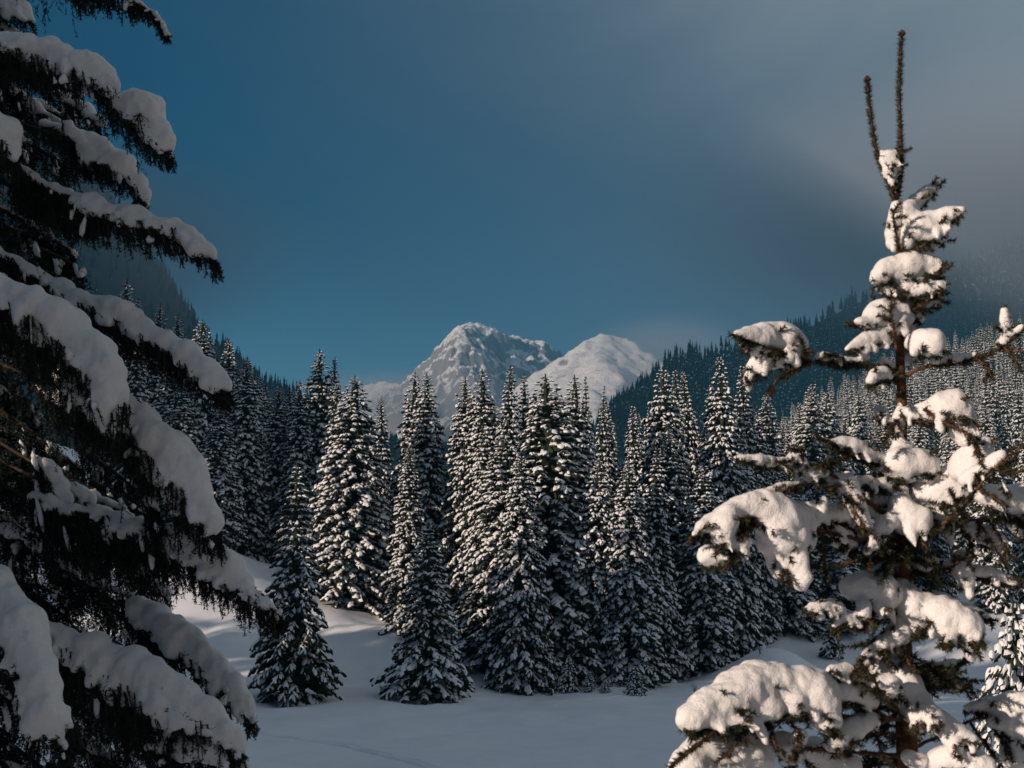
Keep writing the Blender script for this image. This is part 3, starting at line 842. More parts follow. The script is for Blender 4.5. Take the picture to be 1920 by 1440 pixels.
def boulder(px, py, wpx, label):
    x, y = ground_px(px, py); s = wpx * y / F / 2
    u, v = np.meshgrid(np.linspace(0, math.pi, 12), np.linspace(0, 2 * math.pi, 17), indexing='ij')
    P = np.stack([np.sin(u) * np.cos(v), np.sin(u) * np.sin(v), np.cos(u)], -1)
    P = P * (1 + 0.18 * fbm(P[..., 0] * 2 + px, P[..., 1] * 2, P[..., 2] * 2, 3))[..., None]
    t = tag(link('boulder', None, None, (x, y, float(ground_z(x, y)))), label, 'boulder')
    mb = MB(); mb.add(P * s * np.array([1, 0.8, 0.6]), grid_faces(12, 17)); link('stone', mb.mesh('stone', [M_stone]), t)
    k = P[:8]; mb = MB(); mb.add(k * s * np.array([1.08, 0.88, 0.72]) + np.array([0, 0, 0.06]), grid_faces(8, 17)); link('snow', mb.mesh('snow', [M_snow_far]), t)
boulder(726, 1163, 24, 'snow-capped boulder beside the sunlit strip of snow')
boulder(1150, 1286, 16, 'little snow-covered stone in front of the middle wood')
# ------------------------------------------------------------------ near trees: tools
_ico = None
def ico():
    global _ico
    if _ico is None:
        import bmesh
        b = bmesh.new(); bmesh.ops.create_icosphere(b, subdivisions=2, radius=1)
        b.verts.ensure_lookup_table()
        _ico = (np.array([v.co[:] for v in b.verts]), np.array([[v.index for v in f.verts] for f in b.faces])); b.free()
    return _ico
def snow_mesh(chains, voxel, seed, lump=0.10, vary=0.0, rough=0.0, rk=9.0, material=None, smooth=5, extra=None):
    """chains: arrays of x, y, z, radius -> one soft snow body grown over them"""
    rs = np.random.RandomState(seed)
    iv, it = ico()
    mb = MB()
    for c in chains:
        c = np.asarray(c, float)
        c = resample(c, max(0.006, float(c[:, 3].mean()) * 0.45))
        if vary:
            c[:, 3] *= 1 + vary * vnoise(c[:, 0] * 7 + seed, c[:, 1] * 7, c[:, 2] * 7) + 0.5 * vary * vnoise(c[:, 0] * 19, c[:, 1] * 19 + seed, c[:, 2] * 19)
        for x, y, z, r in c:
            r = max(r, voxel * 1.3) * (1 + lump * rs.randn())
            p = np.array([x, y, z]) + rs.randn(3) * r * lump * 0.8
            mb.add(iv * r * np.array([1.0, 1.12, 0.95]) + p, None, it)
    me = mb.mesh('blob', [material or M_snow_near])
    o = link('blob', me)
    m = o.modifiers.new('r', 'REMESH'); m.mode = 'VOXEL'; m.voxel_size = voxel
    s = o.modifiers.new('s', 'SMOOTH'); s.factor = 0.6; s.iterations = smooth
    dg = bpy.context.evaluated_depsgraph_get()
    ev = o.evaluated_get(dg)
    res = bpy.data.meshes.new_from_object(ev)
    bpy.data.objects.remove(o); bpy.data.meshes.remove(me)
    n = len(res.vertices)
    co = np.empty(n * 3); res.vertices.foreach_get('co', co); co = co.reshape(-1, 3)
    no = np.empty(n * 3); res.vertices.foreach_get('normal', no); no = no.reshape(-1, 3)
    k = 1 / (voxel * 9)
    d = fbm(co[:, 0] * k, co[:, 1] * k, co[:, 2] * k, 3) * voxel * 0.75 + vnoise(co[:, 0] * k * 0.3, co[:, 1] * k * 0.3, co[:, 2] * k * 0.3) * voxel * 1.2
    if rough:
        d = d + rough * fbm(co[:, 0] * rk + seed, co[:, 1] * rk, co[:, 2] * rk * 0.7, 3)
    co = co + no * d[:, None]
    if extra is not None and extra.n:
        out_ = MB()
        polys = np.empty(len(res.loops), int); res.loops.foreach_get('vertex_index', polys)
        lt = np.empty(len(res.polygons), int); res.polygons.foreach_get('loop_total', lt)
        if (lt == 4).all():
            out_.add(co, polys.reshape(-1, 4))
            for v, in zip(extra.v): pass
            V = np.concatenate(extra.v)
            out_.add(V, np.concatenate([a for a, _ in extra.q]) if extra.q else None, np.concatenate([a for a, _ in extra.t]) if extra.t else None)
            bpy.data.meshes.remove(res)
            return out_.mesh('snow', [material or M_snow_near])
    res.vertices.foreach_set('co', co.ravel())
    res.polygons.foreach_set('use_smooth', np.ones(len(res.polygons), bool))
    res.materials.clear(); res.materials.append(material or M_snow_near)
    res.update(); res.name = 'snow'
    return res

def fingers(chains, rs, rmin, per=1.1, toward=0.5):
    """snow that sags off the edge of a bough in short irregular fingers"""
    extra = []
    for C in chains:
        Cs = resample(C, 0.02); T = unit(np.gradient(Cs[:, :3], axis=0))
        ln = np.linalg.norm(np.diff(Cs[:, :3], axis=0), axis=1).sum()
        for k in range(int(per * ln / max(Cs[:, 3].mean(), 0.01))):
            i = rs.randint(0, len(Cs)); r = Cs[i, 3]
            if r < rmin: continue
            lat = unit(np.cross(T[i], [0, 0, 1.0])); lat = lat if lat[1] < 0 else -lat
            if rs.rand() < 0.25: lat = -lat
            p0 = Cs[i, :3] + lat * r * 0.45 - np.array([0, 0, 0.2 * r])
            d = unit(T[i] * rs.uniform(0.1, 0.7) + lat * toward * rs.uniform(0.5, 1.4) - np.array([0, 0, rs.uniform(0.5, 1.1)]))
            l = r * rs.uniform(0.7, 1.75); a = rs.uniform(0.24, 0.46)
            P = [np.r_[p0, r * a], np.r_[p0 + d * l * 0.55 , r * a * 0.85], np.r_[p0 + d * l + [0, 0, -0.15 * r], r * a * 0.45]]
            extra.append(np.array(P))
    return extra
def needles(mb, segs, length, density, width, rs, lean=0.75, mat=0, flat=0.0):
    """needle triangles set round line segments: segs rows x0 y0 z0 x1 y1 z1"""
    segs = np.asarray(segs, float).reshape(-1, 6)
    a, b = segs[:, :3], segs[:, 3:]
    d = b - a; ln = np.linalg.norm(d, axis=1)
    cnt = np.maximum(1, rs.poisson(ln * density + 0.01))
    i = np.repeat(np.arange(len(segs)), cnt); n = len(i)
    t = rs.rand(n, 1); p = a[i] + d[i] * t; ax = unit(d)[i]
    ref = np.where(np.abs(ax[:, 2:3]) > 0.9, np.array([[1.0, 0, 0]]), np.array([[0, 0, 1.0]]))
    A = unit(np.cross(ax, ref)); B = np.cross(A, ax)
    ph = rs.rand(n, 1) * 6.283
    rad = A * np.cos(ph) + B * np.sin(ph) * (1 - flat) + B * flat * 0.2
    dir_ = unit(ax * lean + rad * 1.0 + rs.randn(n, 3) * 0.12)
    L = length * rs.uniform(0.65, 1.15, (n, 1))
    side = unit(np.cross(dir_, rs.randn(n, 3))) * width * 0.5
    V = np.stack([p - side, p + side, p + dir_ * L], 1).reshape(-1, 3)
    mb.add(V, None, np.arange(n * 3).reshape(-1, 3), mat)
def segs_of(P):
    P = np.asarray(P)[:, :3]
    return np.hstack([P[:-1], P[1:]])
def jig(P, rs, s):
    P = np.array(P, float); P[1:-1, :3] += rs.randn(len(P) - 2, 3) * s
    return P

# ------------------------------------------------------------------ the young spruce at the right
YR = 4.5
def pr(p, s=1.0):
    """photo pixel (px, py[, depth m]) -> world"""
    return at(p[0], p[1], YR + (p[2] if len(p) > 2 else 0.0))
PXR = YR / F
young = tag(link('young_spruce', None, None, (float(at(1700, 1440, YR)[0]), YR, float(ground_z(at(1700, 1440, YR)[0], YR)))),
            'sunlit young spruce with forked leader and thick snow clumps, near at the right', 'tree')
def adopt(o):
    o.parent = young; o.matrix_parent_inverse.identity()
    o.location = tuple(-Vector(young.location))
    return o
def rpath(pts, step=0.02): return resample([list(pr(p)) for p in pts], step)
def build_young():
    rs = np.random.RandomState(21)
    tk = MB()
    g = young.location
    P = [[g.x + 0.02, g.y + 0.03, g.z - 0.2]] + [list(pr(p)) for p in ((1702, 1440), (1700, 1330), (1694, 1230), (1690, 1150), (1694, 1050), (1692, 960), (1690, 850), (1691, 740), (1688, 690), (1688, 600), (1688, 500), (1684, 430), (1678, 375))]
    P = resample(P, 0.03)
    rr = np.interp(np.linspace(0, 1, len(P)), [0, 0.45, 0.62, 0.75, 0.88, 1], [0.046, 0.033, 0.025, 0.018, 0.012, 0.008])
    tube(tk, P, rr, 12)
    adopt(link('trunk', tk.mesh('trunk', [M_bark_young])))
    # leader shoots
    for pts, r in (([(1678, 378), (1668, 350), (1650, 305), (1640, 265), (1631, 205), (1626, 148)], 0.006),
                   ([(1680, 378), (1687, 345), (1690, 300), (1688, 240), (1686, 175), (1688, 120), (1691, 62)], 0.0068)):
        L = rpath(pts, 0.015)
        st = MB(); tube(st, L, np.linspace(r, r * 0.62, len(L)), 8)
        bud = L[-1]; iv, it = ico()
        st.add(iv * np.array([0.008, 0.008, 0.013]) + bud, None, it)
        for k in range(5):
            a = k * 1.26; st.add(iv * 0.005 + bud + np.array([math.cos(a) * 0.008, math.sin(a) * 0.008, -0.002]), None, it)
        o = adopt(link('leader_shoot', st.mesh('leader_shoot', [M_shoot])))
        nb = MB(); needles(nb, segs_of(L), 0.020, 2800, 0.0040, rs, lean=0.55)
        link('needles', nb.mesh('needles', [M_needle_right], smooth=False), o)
    B = []          # branch: stems, snow chains  (pixel, radius px, depth m)
    def br(stems, snow, **k): B.append((stems, snow, k))
    br([[(1682, 400), (1712, 380, .05), (1745, 358, .08), (1773, 338, .10)]], [[(1694, 396, 12), (1716, 378, 14, .06), (1738, 360, 12, .09), (1756, 348, 7, .1)]])
    br([[(1686, 478), (1715, 468, -.02), (1745, 452, -.04), (1778, 424, -.05), (1808, 395, -.06)]],
       [[(1703, 432, 18, .03), (1722, 432, 26, 0), (1748, 424, 24, 0), (1772, 411, 17, -.02), (1792, 400, 10, -.04), (1803, 394, 5, -.06)], [(1740, 458, 11, .03), (1762, 446, 12, .03)], [(1700, 408, 14), (1704, 430, 18), (1702, 455, 15)]])
    br([[(1688, 486), (1680, 440, -.05), (1673, 392, -.10)]], [[(1680, 382, 11), (1680, 405, 14), (1676, 430, 14), (1674, 455, 12)], [(1651, 286, 8), (1661, 292, 12), (1674, 292, 12), (1686, 284, 8)], [(1657, 302, 13), (1667, 304, 15), (1680, 302, 12)], [(1664, 320, 13), (1672, 322, 13), (1681, 320, 9)], [(1671, 338, 11), (1677, 354, 7)]])
    br([[(1690, 545), (1665, 535, -.03), (1636, 525, -.06)], [(1690, 540), (1730, 526, -.03), (1772, 504, -.05)]],
       [[(1640, 523, 8, -.04), (1660, 512, 17, -.02), (1688, 505, 26), (1716, 502, 24), (1742, 499, 20), (1764, 498, 9, -.03)], [(1690, 515, 24, .04), (1700, 535, 22)], [(1655, 537, 10), (1672, 545, 13)], [(1738, 522, 12, .05), (1760, 516, 8, .05)]])
    br([[(1692, 592), (1720, 576, -.02), (1748, 562, -.03), (1774, 544, -.04)], [(1688, 565), (1710, 560, .08)]],
       [[(1700, 535, 24, .02), (1722, 540, 23, 0), (1746, 538, 18, -.02), (1766, 536, 11, -.03)], [(1742, 566, 12, .03), (1758, 566, 11, .03)]])
    br([[(1680, 656, -.12), (1673, 605, -.16), (1671, 545, -.20)]], [])
    br([[(1684, 640), (1660, 622, -.03), (1632, 612, -.06), (1606, 602, -.09)]], [[(1609, 602, 6, -.09), (1628, 604, 11, -.06), (1645, 592, 20, -.03), (1664, 588, 22), (1690, 590, 22, .02)], [(1660, 612, 18), (1680, 620, 20, .03)], [(1706, 585, 17, .08), (1716, 598, 14, .08), (1700, 565, 16, .05)]])
    br([[(1684, 648), (1655, 645, -.04), (1625, 648, -.07), (1586, 660, -.10)]], [[(1588, 655, 7, -.10), (1606, 644, 11, -.08), (1630, 636, 13, -.05), (1652, 628, 15, -.03), (1668, 615, 16)]])
    br([[(1690, 646), (1715, 652, -.08), (1738, 662, -.12), (1758, 668, -.14)]], [[(1708, 645, 12, -.06), (1724, 641, 20, -.10), (1741, 640, 24, -.12), (1752, 648, 17, -.14)], [(1702, 672, 13, .06), (1720, 664, 12, .06)], [(1700, 625, 18, .04), (1712, 640, 16, .03)]])
    # long left branch with the hooded snow clump
    br([[(1690, 702), (1650, 688, -.05), (1600, 684, -.10), (1545, 682, -.15), (1500, 674, -.20), (1450, 664, -.24)],
        [(1512, 676, -.19), (1460, 658, -.24), (1410, 642, -.28), (1367, 626, -.31)], [(1512, 678, -.19), (1505, 650, -.24), (1496, 628, -.28)],
        [(1520, 682, -.18), (1490, 692, -.22), (1462, 708, -.26), (1440, 736, -.28)], [(1590, 684, -.1), (1570, 668, -.15), (1545, 662, -.18)]],
       [[(1374, 627, 5, -.30), (1396, 630, 11, -.27), (1422, 636, 22, -.22), (1448, 637, 28, -.17), (1474, 638, 28, -.16), (1490, 652, 19, -.17)],
        [(1440, 664, 24, -.14), (1422, 688, 16, -.14), (1403, 710, 9, -.14)], [(1458, 668, 20, -.14), (1482, 676, 14, -.14)],
        [(1536, 668, 8, -.15), (1554, 671, 11, -.13), (1580, 677, 8, -.1), (1612, 676, 7, -.08), (1622, 668, 7, -.06)], [(1655, 676, 8, -.03), (1672, 688, 8)]])
    br([[(1690, 712), (1670, 708, -.08), (1645, 715, -.14), (1625, 728, -.2)]], [[(1632, 712, 8, -.17), (1645, 703, 12, -.14), (1662, 705, 10, -.1)]])
    # long right branch
    br([[(1696, 708), (1730, 690, -.02), (1790, 682, -.05), (1840, 670, -.08), (1882, 648, -.12), (1905, 628, -.14), (1930, 606, -.16)],
        [(1884, 648, -.12), (1889, 612, -.14), (1884, 574, -.16)], [(1880, 650, -.12), (1898, 668, -.17), (1912, 696, -.2)], [(1836, 672, -.08), (1850, 690, -.12), (1864, 712, -.15)], [(1888, 650, -.12), (1912, 656, -.16), (1935, 664, -.18)]],
       [[(1752, 676, 6, -.04), (1790, 672, 7, -.05), (1828, 666, 7, -.07)], [(1883, 584, 6, -.15), (1884, 606, 7, -.14), (1886, 634, 8, -.12), (1872, 646, 7, -.11)], [(1896, 626, 5, -.14), (1916, 612, 5, -.15)]])
    # right snow hood
    br([[(1692, 792), (1730, 790, -.08), (1770, 792, -.14), (1806, 784, -.18)], [(1732, 768, -.1), (1760, 788, -.15), (1800, 806, -.19), (1822, 824, -.21), (1842, 876, -.24)]],
       [[(1692, 772, 11), (1708, 772, 16, -.03), (1732, 773, 17, -.06), (1756, 768, 24, -.08), (1780, 760, 31, -.10), (1800, 772, 25, -.11), (1806, 795, 17, -.10)], [(1798, 806, 13, -.12), (1812, 822, 10, -.12)]])
    br([[(1690, 800), (1668, 790, .05), (1640, 784, .1)], [(1690, 780), (1668, 810, -.1), (1660, 832, -.16)]], [[(1690, 735, 8), (1688, 765, 10), (1683, 795, 13), (1683, 822, 12), (1686, 846, 19), (1690, 868, 30)], [(1652, 870, 15, -.03), (1690, 872, 28, -.04), (1722, 872, 24, -.03), (1742, 886, 12, -.04)], [(1650, 770, 10, .1), (1664, 790, 13, .06)]])
    br([[(1690, 892), (1650, 872, -.05), (1600, 850, -.10), (1560, 832, -.15), (1526, 815, -.18)], [(1600, 852, -.1), (1575, 862, -.14), (1550, 870, -.18)]],
       [[(1532, 817, 4, -.17), (1556, 828, 7, -.14), (1580, 832, 14, -.11), (1606, 838, 15, -.09), (1630, 852, 15, -.06), (1655, 862, 13, -.03)]])
    br([[(1690, 985), (1640, 950, -.08), (1580, 905, -.15), (1540, 880, -.19), (1490, 868, -.24), (1430, 866, -.28), (1374, 860, -.31)],
        [(1505, 874, -.22), (1504, 850, -.27), (1500, 838, -.32)], [(1545, 890, -.2), (1550, 870, -.26), (1552, 858, -.3)], [(1582, 908, -.15), (1556, 915, -.2), (1530, 915, -.24)], [(1590, 915, -.14), (1600, 950, -.2), (1618, 985, -.24), (1632, 1000, -.26)]],
       [[(1378, 859, 5, -.30), (1415, 862, 7, -.28), (1450, 866, 9, -.25), (1478, 866, 13, -.23), (1494, 854, 12, -.21), (1504, 878, 13, -.2)], [(1520, 888, 12, -.19), (1542, 884, 14, -.18)],
        [(1566, 898, 15, -.14), (1588, 908, 18, -.13), (1600, 938, 15, -.14), (1614, 966, 12, -.15), (1627, 988, 8, -.16)], [(1546, 935, 6, -.2), (1541, 958, 6, -.21)]])
    br([[(1530, 905, -.2), (1490, 912, -.24), (1455, 925, -.27), (1424, 936, -.3)]], [[(1427, 931, 5, -.29), (1448, 920, 8, -.26), (1476, 913, 8, -.24), (1500, 908, 6, -.22)]])
    # big drooping left bough
    br([[(1690, 1030), (1620, 1015, -.10), (1560, 1000, -.18), (1490, 985, -.26), (1420, 980, -.32), (1350, 996, -.38), (1292, 1009, -.42)],
        [(1420, 982, -.32), (1385, 1000, -.38), (1345, 1030, -.42)], [(1400, 1005, -.34), (1378, 1040, -.38), (1354, 1070, -.40)], [(1480, 990, -.28), (1478, 1040, -.30), (1462, 1088, -.32)], [(1405, 968, -.44), (1380, 975, -.47)], [(1500, 1000, -.25), (1520, 1040, -.25), (1512, 1080, -.28)], [(1540, 1005, -.2), (1545, 1050, -.25), (1548, 1095, -.27)]],
       [[(1299, 1004, 6, -.41), (1318, 992, 13, -.38), (1340, 978, 20, -.35), (1362, 962, 18, -.33)], [(1372, 958, 18, -.34), (1358, 982, 21, -.37), (1352, 1012, 17, -.38), (1366, 1020, 17, -.37), (1384, 1014, 16, -.35)],
        [(1382, 950, 19, -.33), (1412, 950, 24, -.31), (1440, 958, 32, -.28), (1462, 982, 40, -.26), (1472, 1016, 36, -.25), (1468, 1048, 24, -.26), (1462, 1074, 12, -.28)], [(1494, 972, 28, -.23), (1500, 1008, 26, -.22)],
        [(1330, 1044, 22, -.32), (1346, 1042, 20, -.32)], [(1362, 1044, 9, -.36), (1376, 1034, 11, -.36)]])
    br([[(1690, 1005), (1620, 985, -.08), (1560, 982, -.16), (1500, 970, -.22), (1456, 956, -.26)], [(1520, 976, -.2), (1508, 995, -.26), (1504, 1012, -.28)]],
       [[(1462, 954, 6, -.25), (1488, 950, 12, -.22), (1512, 958, 14, -.2), (1540, 968, 12, -.17), (1568, 962, 17, -.13), (1592, 970, 14, -.1), (1606, 988, 9, -.09)], [(1500, 984, 11, -.22), (1508, 1000, 7, -.23)], [(1560, 995, 10, -.15), (1580, 1005, 14, -.12), (1595, 1020, 16, -.1), (1570, 1015, 14, -.1)]])
    br([[(1690, 925), (1650, 918, -.06), (1615, 925, -.1), (1600, 945, -.12)], [(1690, 940), (1640, 962, .06), (1605, 965, .1)]],
       [[(1612, 900, 11, -.08), (1636, 904, 13, -.05), (1662, 908, 14, -.02)], [(1612, 928, 11, -.09), (1606, 955, 6, -.1)], [(1622, 942, 20, .08), (1645, 952, 24, .08), (1666, 946, 20, .06)], [(1585, 885, 8, -.05), (1600, 900, 8, -.05)]])
    br([[(1694, 1010), (1660, 1020, -.1), (1635, 1040, -.14), (1620, 1060, -.16)], [(1694, 1000), (1720, 1010, -.1), (1740, 1030, -.14)]],
       [[(1690, 922, 12, -.02), (1690, 945, 19, -.04), (1700, 968, 28, -.06), (1722, 976, 25, -.07), (1738, 990, 15, -.09)], [(1672, 976, 18, -.08), (1652, 992, 14, -.11), (1638, 1012, 9, -.13), (1626, 1036, 6, -.15)], [(1652, 1010, 11, -.1), (1642, 1028, 7, -.12)]])
    # big right hood and the long orange shoot
    br([[(1694, 1005), (1740, 990, -.05), (1790, 968, -.12), (1830, 920, -.2), (1870, 875, -.26), (1920, 835, -.32)], [(1800, 960, -.14), (1790, 935, -.22), (1780, 915, -.28)], [(1836, 915, -.2), (1862, 930, -.25), (1886, 948, -.28)],
        [(1870, 880, -.26), (1900, 885, -.3), (1925, 880, -.33)]],
       [[(1728, 940, 26, .02), (1750, 922, 38, .02), (1778, 914, 38, 0), (1792, 938, 32, -.02), (1768, 956, 30, 0), (1736, 960, 24, .02)], [(1798, 884, 18, -.08), (1820, 868, 24, -.10), (1836, 850, 20, -.12), (1846, 832, 11, -.13)], [(1812, 900, 14, -.16), (1845, 880, 13, -.2), (1880, 855, 8, -.25)],
        [(1845, 930, 18, -.05), (1866, 938, 24, -.04), (1894, 942, 30, -.02), (1926, 944, 34, 0)], [(1880, 902, 6, -.26), (1891, 926, 7, -.27)]])
    br([[(1694, 1020), (1760, 990, .05), (1830, 975, .08), (1930, 975, .1)], [(1800, 985, .06), (1820, 1020, .02), (1830, 1045, 0)], [(1860, 978, .08), (1880, 1020, .04), (1890, 1060, .02)], [(1830, 978, .08), (1850, 1000, .05), (1862, 1040, .02)]],
       [[(1820, 990, 14, .12), (1848, 1002, 16, .12), (1870, 1016, 14, .12)], [(1900, 985, 10, .08), (1914, 1000, 11, .08)], [(1830, 1035, 6, 0), (1824, 1025, 7, .02)]])
    br([[(1694, 1080), (1740, 1070, .05), (1800, 1075, .08), (1860, 1085, .1)], [(1760, 1072, .05), (1790, 1060, .0), (1800, 1040, -.03)]],
       [[(1725, 1060, 11, .02), (1745, 1050, 13, .02), (1735, 1040, 9, .0)], [(1800, 1045, 15, .06), (1806, 1070, 15, .06), (1812, 1095, 10, .06)], [(1770, 1062, 8, .05), (1788, 1055, 9, .05)], [(1830, 1070, 12, .1), (1870, 1080, 10, .1), (1900, 1092, 8, .1)]])
    # lower left
    br([[(1690, 1150), (1640, 1145, -.08), (1590, 1150, -.14), (1545, 1150, -.19), (1508, 1144, -.22)], [(1620, 1148, -.1), (1590, 1165, -.16), (1558, 1190, -.2)], [(1640, 1148, -.08), (1620, 1175, -.14), (1600, 1185, -.18)]],
       [[(1645, 1082, 18, .06), (1664, 1076, 22, .06), (1682, 1066, 16, .05)], [(1598, 1100, 17, -.08), (1614, 1104, 23, -.07), (1646, 1110, 25, -.05), (1668, 1116, 20, -.03)], [(1618, 1134, 11, -.13), (1622, 1152, 8, -.15)], [(1650, 1135, 11, -.1), (1660, 1150, 8, -.12)],
        [(1513, 1143, 6, -.21), (1534, 1137, 9, -.19), (1558, 1134, 10, -.17), (1574, 1146, 7, -.17)], [(1566, 1172, 7, -.18), (1580, 1163, 9, -.16), (1602, 1158, 7, -.14)]])
    br([[(1694, 1110), (1730, 1140, -.05), (1780, 1175, -.1), (1815, 1195, -.13), (1832, 1212, -.14)], [(1780, 1178, -.1), (1770, 1200, -.15), (1758, 1215, -.18)], [(1740, 1120, .08), (1800, 1145, .12), (1872, 1165, .15)], [(1750, 1160, -.08), (1735, 1180, -.14), (1722, 1190, -.16)]],
       [[(1688, 1092, 11), (1694, 1112, 19, -.02), (1708, 1132, 23, -.03), (1714, 1160, 19, -.04), (1714, 1182, 11, -.05)], [(1738, 1138, 20, -.03), (1764, 1156, 26, -.06), (1794, 1168, 27, -.08), (1818, 1184, 20, -.10), (1824, 1206, 12, -.11)], [(1788, 1192, 9, -.13), (1772, 1206, 6, -.16)], [(1742, 1114, 9, .1), (1782, 1130, 10, .12), (1822, 1144, 9, .14), (1850, 1158, 6, .15)]])
    br([[(1692, 1190), (1665, 1205, -.06), (1640, 1222, -.10), (1606, 1252, -.14)], [(1690, 1195), (1700, 1235, -.08), (1710, 1260, -.12)], [(1650, 1215, -.08), (1660, 1235, -.12), (1668, 1250, -.15)]],
       [[(1690, 1166, 13, -.03), (1684, 1186, 18, -.04), (1664, 1200, 15, -.06), (1642, 1216, 10, -.09), (1622, 1230, 6, -.12)], [(1640, 1222, 8, -.09), (1622, 1242, 6, -.12)], [(1664, 1220, 16, 0), (1672, 1240, 20, 0), (1690, 1225, 16, 0)]])
    br([[(1690, 1340), (1660, 1310, -.25), (1635, 1270, -.33), (1608, 1236, -.38)]], [])
    br([[(1700, 1290), (1720, 1320, -.08), (1760, 1360, -.14), (1800, 1385, -.18), (1838, 1396, -.2)], [(1730, 1335, -.1), (1722, 1355, -.15), (1712, 1372, -.17)], [(1790, 1380, -.16), (1792, 1400, -.2), (1790, 1420, -.22)], [(1745, 1345, -.12), (1758, 1352, -.2), (1762, 1362, -.22)]],
       [[(1655, 1252, 18, -.02), (1682, 1264, 24, -.03), (1698, 1288, 24, -.05), (1716, 1312, 20, -.07), (1740, 1336, 17, -.10), (1770, 1358, 15, -.13), (1800, 1376, 12, -.15), (1822, 1388, 8, -.17)], [(1722, 1338, 15, -.1), (1738, 1336, 13, -.14), (1752, 1346, 12, -.17), (1756, 1352, 9, -.18)], [(1724, 1350, 10, -.12), (1715, 1366, 7, -.14)], [(1790, 1392, 8, -.17), (1790, 1408, 7, -.18)], [(1700, 1325, 12, -.06), (1697, 1338, 8, -.08)]])
    br([[(1700, 1310), (1640, 1306, -.15), (1600, 1290, -.2), (1560, 1262, -.24)], [(1640, 1306, -.15), (1600, 1268, -.22), (1555, 1258, -.26)]], [[(1558, 1258, 8, -.24), (1580, 1256, 10, -.22), (1602, 1262, 12, -.2), (1622, 1278, 12, -.17)], [(1646, 1278, 14, -.2), (1668, 1284, 16, -.2), (1678, 1294, 10, -.2)]])
    # great bough at the bottom left
    br([[(1698, 1350), (1640, 1345, -.12), (1580, 1345, -.2), (1500, 1345, -.28), (1420, 1350, -.35), (1350, 1362, -.4), (1282, 1372, -.44)],
        [(1360, 1360, -.4), (1320, 1390, -.46), (1290, 1410, -.5), (1254, 1438, -.52)], [(1400, 1352, -.36), (1380, 1390, -.42), (1366, 1420, -.45)], [(1440, 1350, -.33), (1450, 1385, -.38), (1458, 1408, -.4)], [(1520, 1348, -.26), (1545, 1362, -.28), (1560, 1372, -.28)], [(1480, 1350, -.3), (1500, 1385, -.34), (1490, 1430, -.36)], [(1400, 1348, -.36), (1392, 1340, -.42), (1380, 1332, -.46)]],
       [[(1288, 1350, 16, -.42), (1304, 1342, 26, -.40), (1332, 1328, 29, -.37), (1362, 1316, 32, -.34), (1392, 1298, 35, -.31), (1422, 1288, 37, -.28), (1452, 1288, 34, -.26), (1474, 1298, 34, -.24)], [(1400, 1322, 26, -.32), (1432, 1326, 30, -.3)], [(1484, 1290, 28, -.25), (1506, 1286, 32, -.25), (1526, 1298, 31, -.25), (1540, 1322, 27, -.26), (1550, 1344, 21, -.27), (1556, 1358, 15, -.28)], [(1486, 1312, 22, -.3), (1490, 1330, 14, -.32)], [(1355, 1352, 8, -.42), (1357, 1374, 7, -.44)], [(1374, 1358, 7, -.42), (1402, 1346, 9, -.4)], [(1576, 1292, 20, -.2), (1602, 1302, 18, -.17), (1624, 1314, 18, -.14)]])
    br([[(1700, 1420), (1600, 1410, -.1), (1500, 1405, -.2), (1400, 1420, -.28), (1330, 1450, -.32)], [(1500, 1406, -.2), (1512, 1430, -.25), (1520, 1455, -.28)]],
       [[(1284, 1420, 18, -.34), (1316, 1412, 30, -.32), (1356, 1418, 28, -.3), (1398, 1422, 32, -.27)], [(1296, 1446, 32, -.36), (1350, 1450, 30, -.32)], [(1468, 1392, 18, -.22), (1480, 1416, 19, -.22)], [(1402, 1378, 13, -.2), (1420, 1392, 13, -.2), (1424, 1412, 12, -.2)], [(1500, 1380, 12, -.3), (1492, 1398, 9, -.31)], [(1524, 1404, 20, -.1), (1544, 1424, 26, -.1), (1576, 1440, 28, -.1)]])
    br([[(1700, 1380), (1650, 1375, -.12), (1600, 1385, -.2), (1555, 1400, -.26)], [(1640, 1376, -.14), (1650, 1400, -.2), (1655, 1425, -.22)]], [[(1560, 1396, 10, -.24), (1578, 1380, 15, -.22), (1602, 1362, 16, -.19), (1632, 1350, 13, -.15)], [(1580, 1384, 12, -.2), (1604, 1374, 11, -.18)]])
    br([[(1702, 1440), (1760, 1430, -.1), (1820, 1425, -.15), (1870, 1445, -.18)]], [[(1752, 1432, 14, -.1), (1782, 1420, 17, -.12), (1816, 1424, 17, -.14), (1850, 1438, 14, -.16)], [(1700, 1415, 9, -.1), (1720, 1428, 12, -.1)]])
    br([[(1698, 1262), (1740, 1258, .1), (1780, 1250, .15), (1812, 1236, .18)], [(1698, 1285), (1750, 1290, .1), (1810, 1292, .15)]], [[(1730, 1247, 7, .1), (1752, 1250, 8, .12), (1776, 1246, 8, .14), (1802, 1237, 5, .17)], [(1738, 1276, 9, .1), (1770, 1278, 11, .12), (1804, 1284, 8, .14)]])
    br([[(1720, 1400, .2), (1780, 1370, .2), (1850, 1345, .15), (1940, 1345, .1)], [(1850, 1348, .15), (1880, 1390, .1), (1900, 1430, .08)], [(1820, 1355, .18), (1850, 1400, .12), (1880, 1440, .1)]],
       [[(1812, 1326, 11, .2), (1842, 1321, 13, .18), (1872, 1320, 16, .16), (1902, 1322, 22, .15), (1936, 1326, 28, .14)], [(1868, 1352, 20, .15), (1900, 1356, 30, .15), (1940, 1366, 46, .15)], [(1904, 1396, 22, .14), (1926, 1416, 30, .14)]])
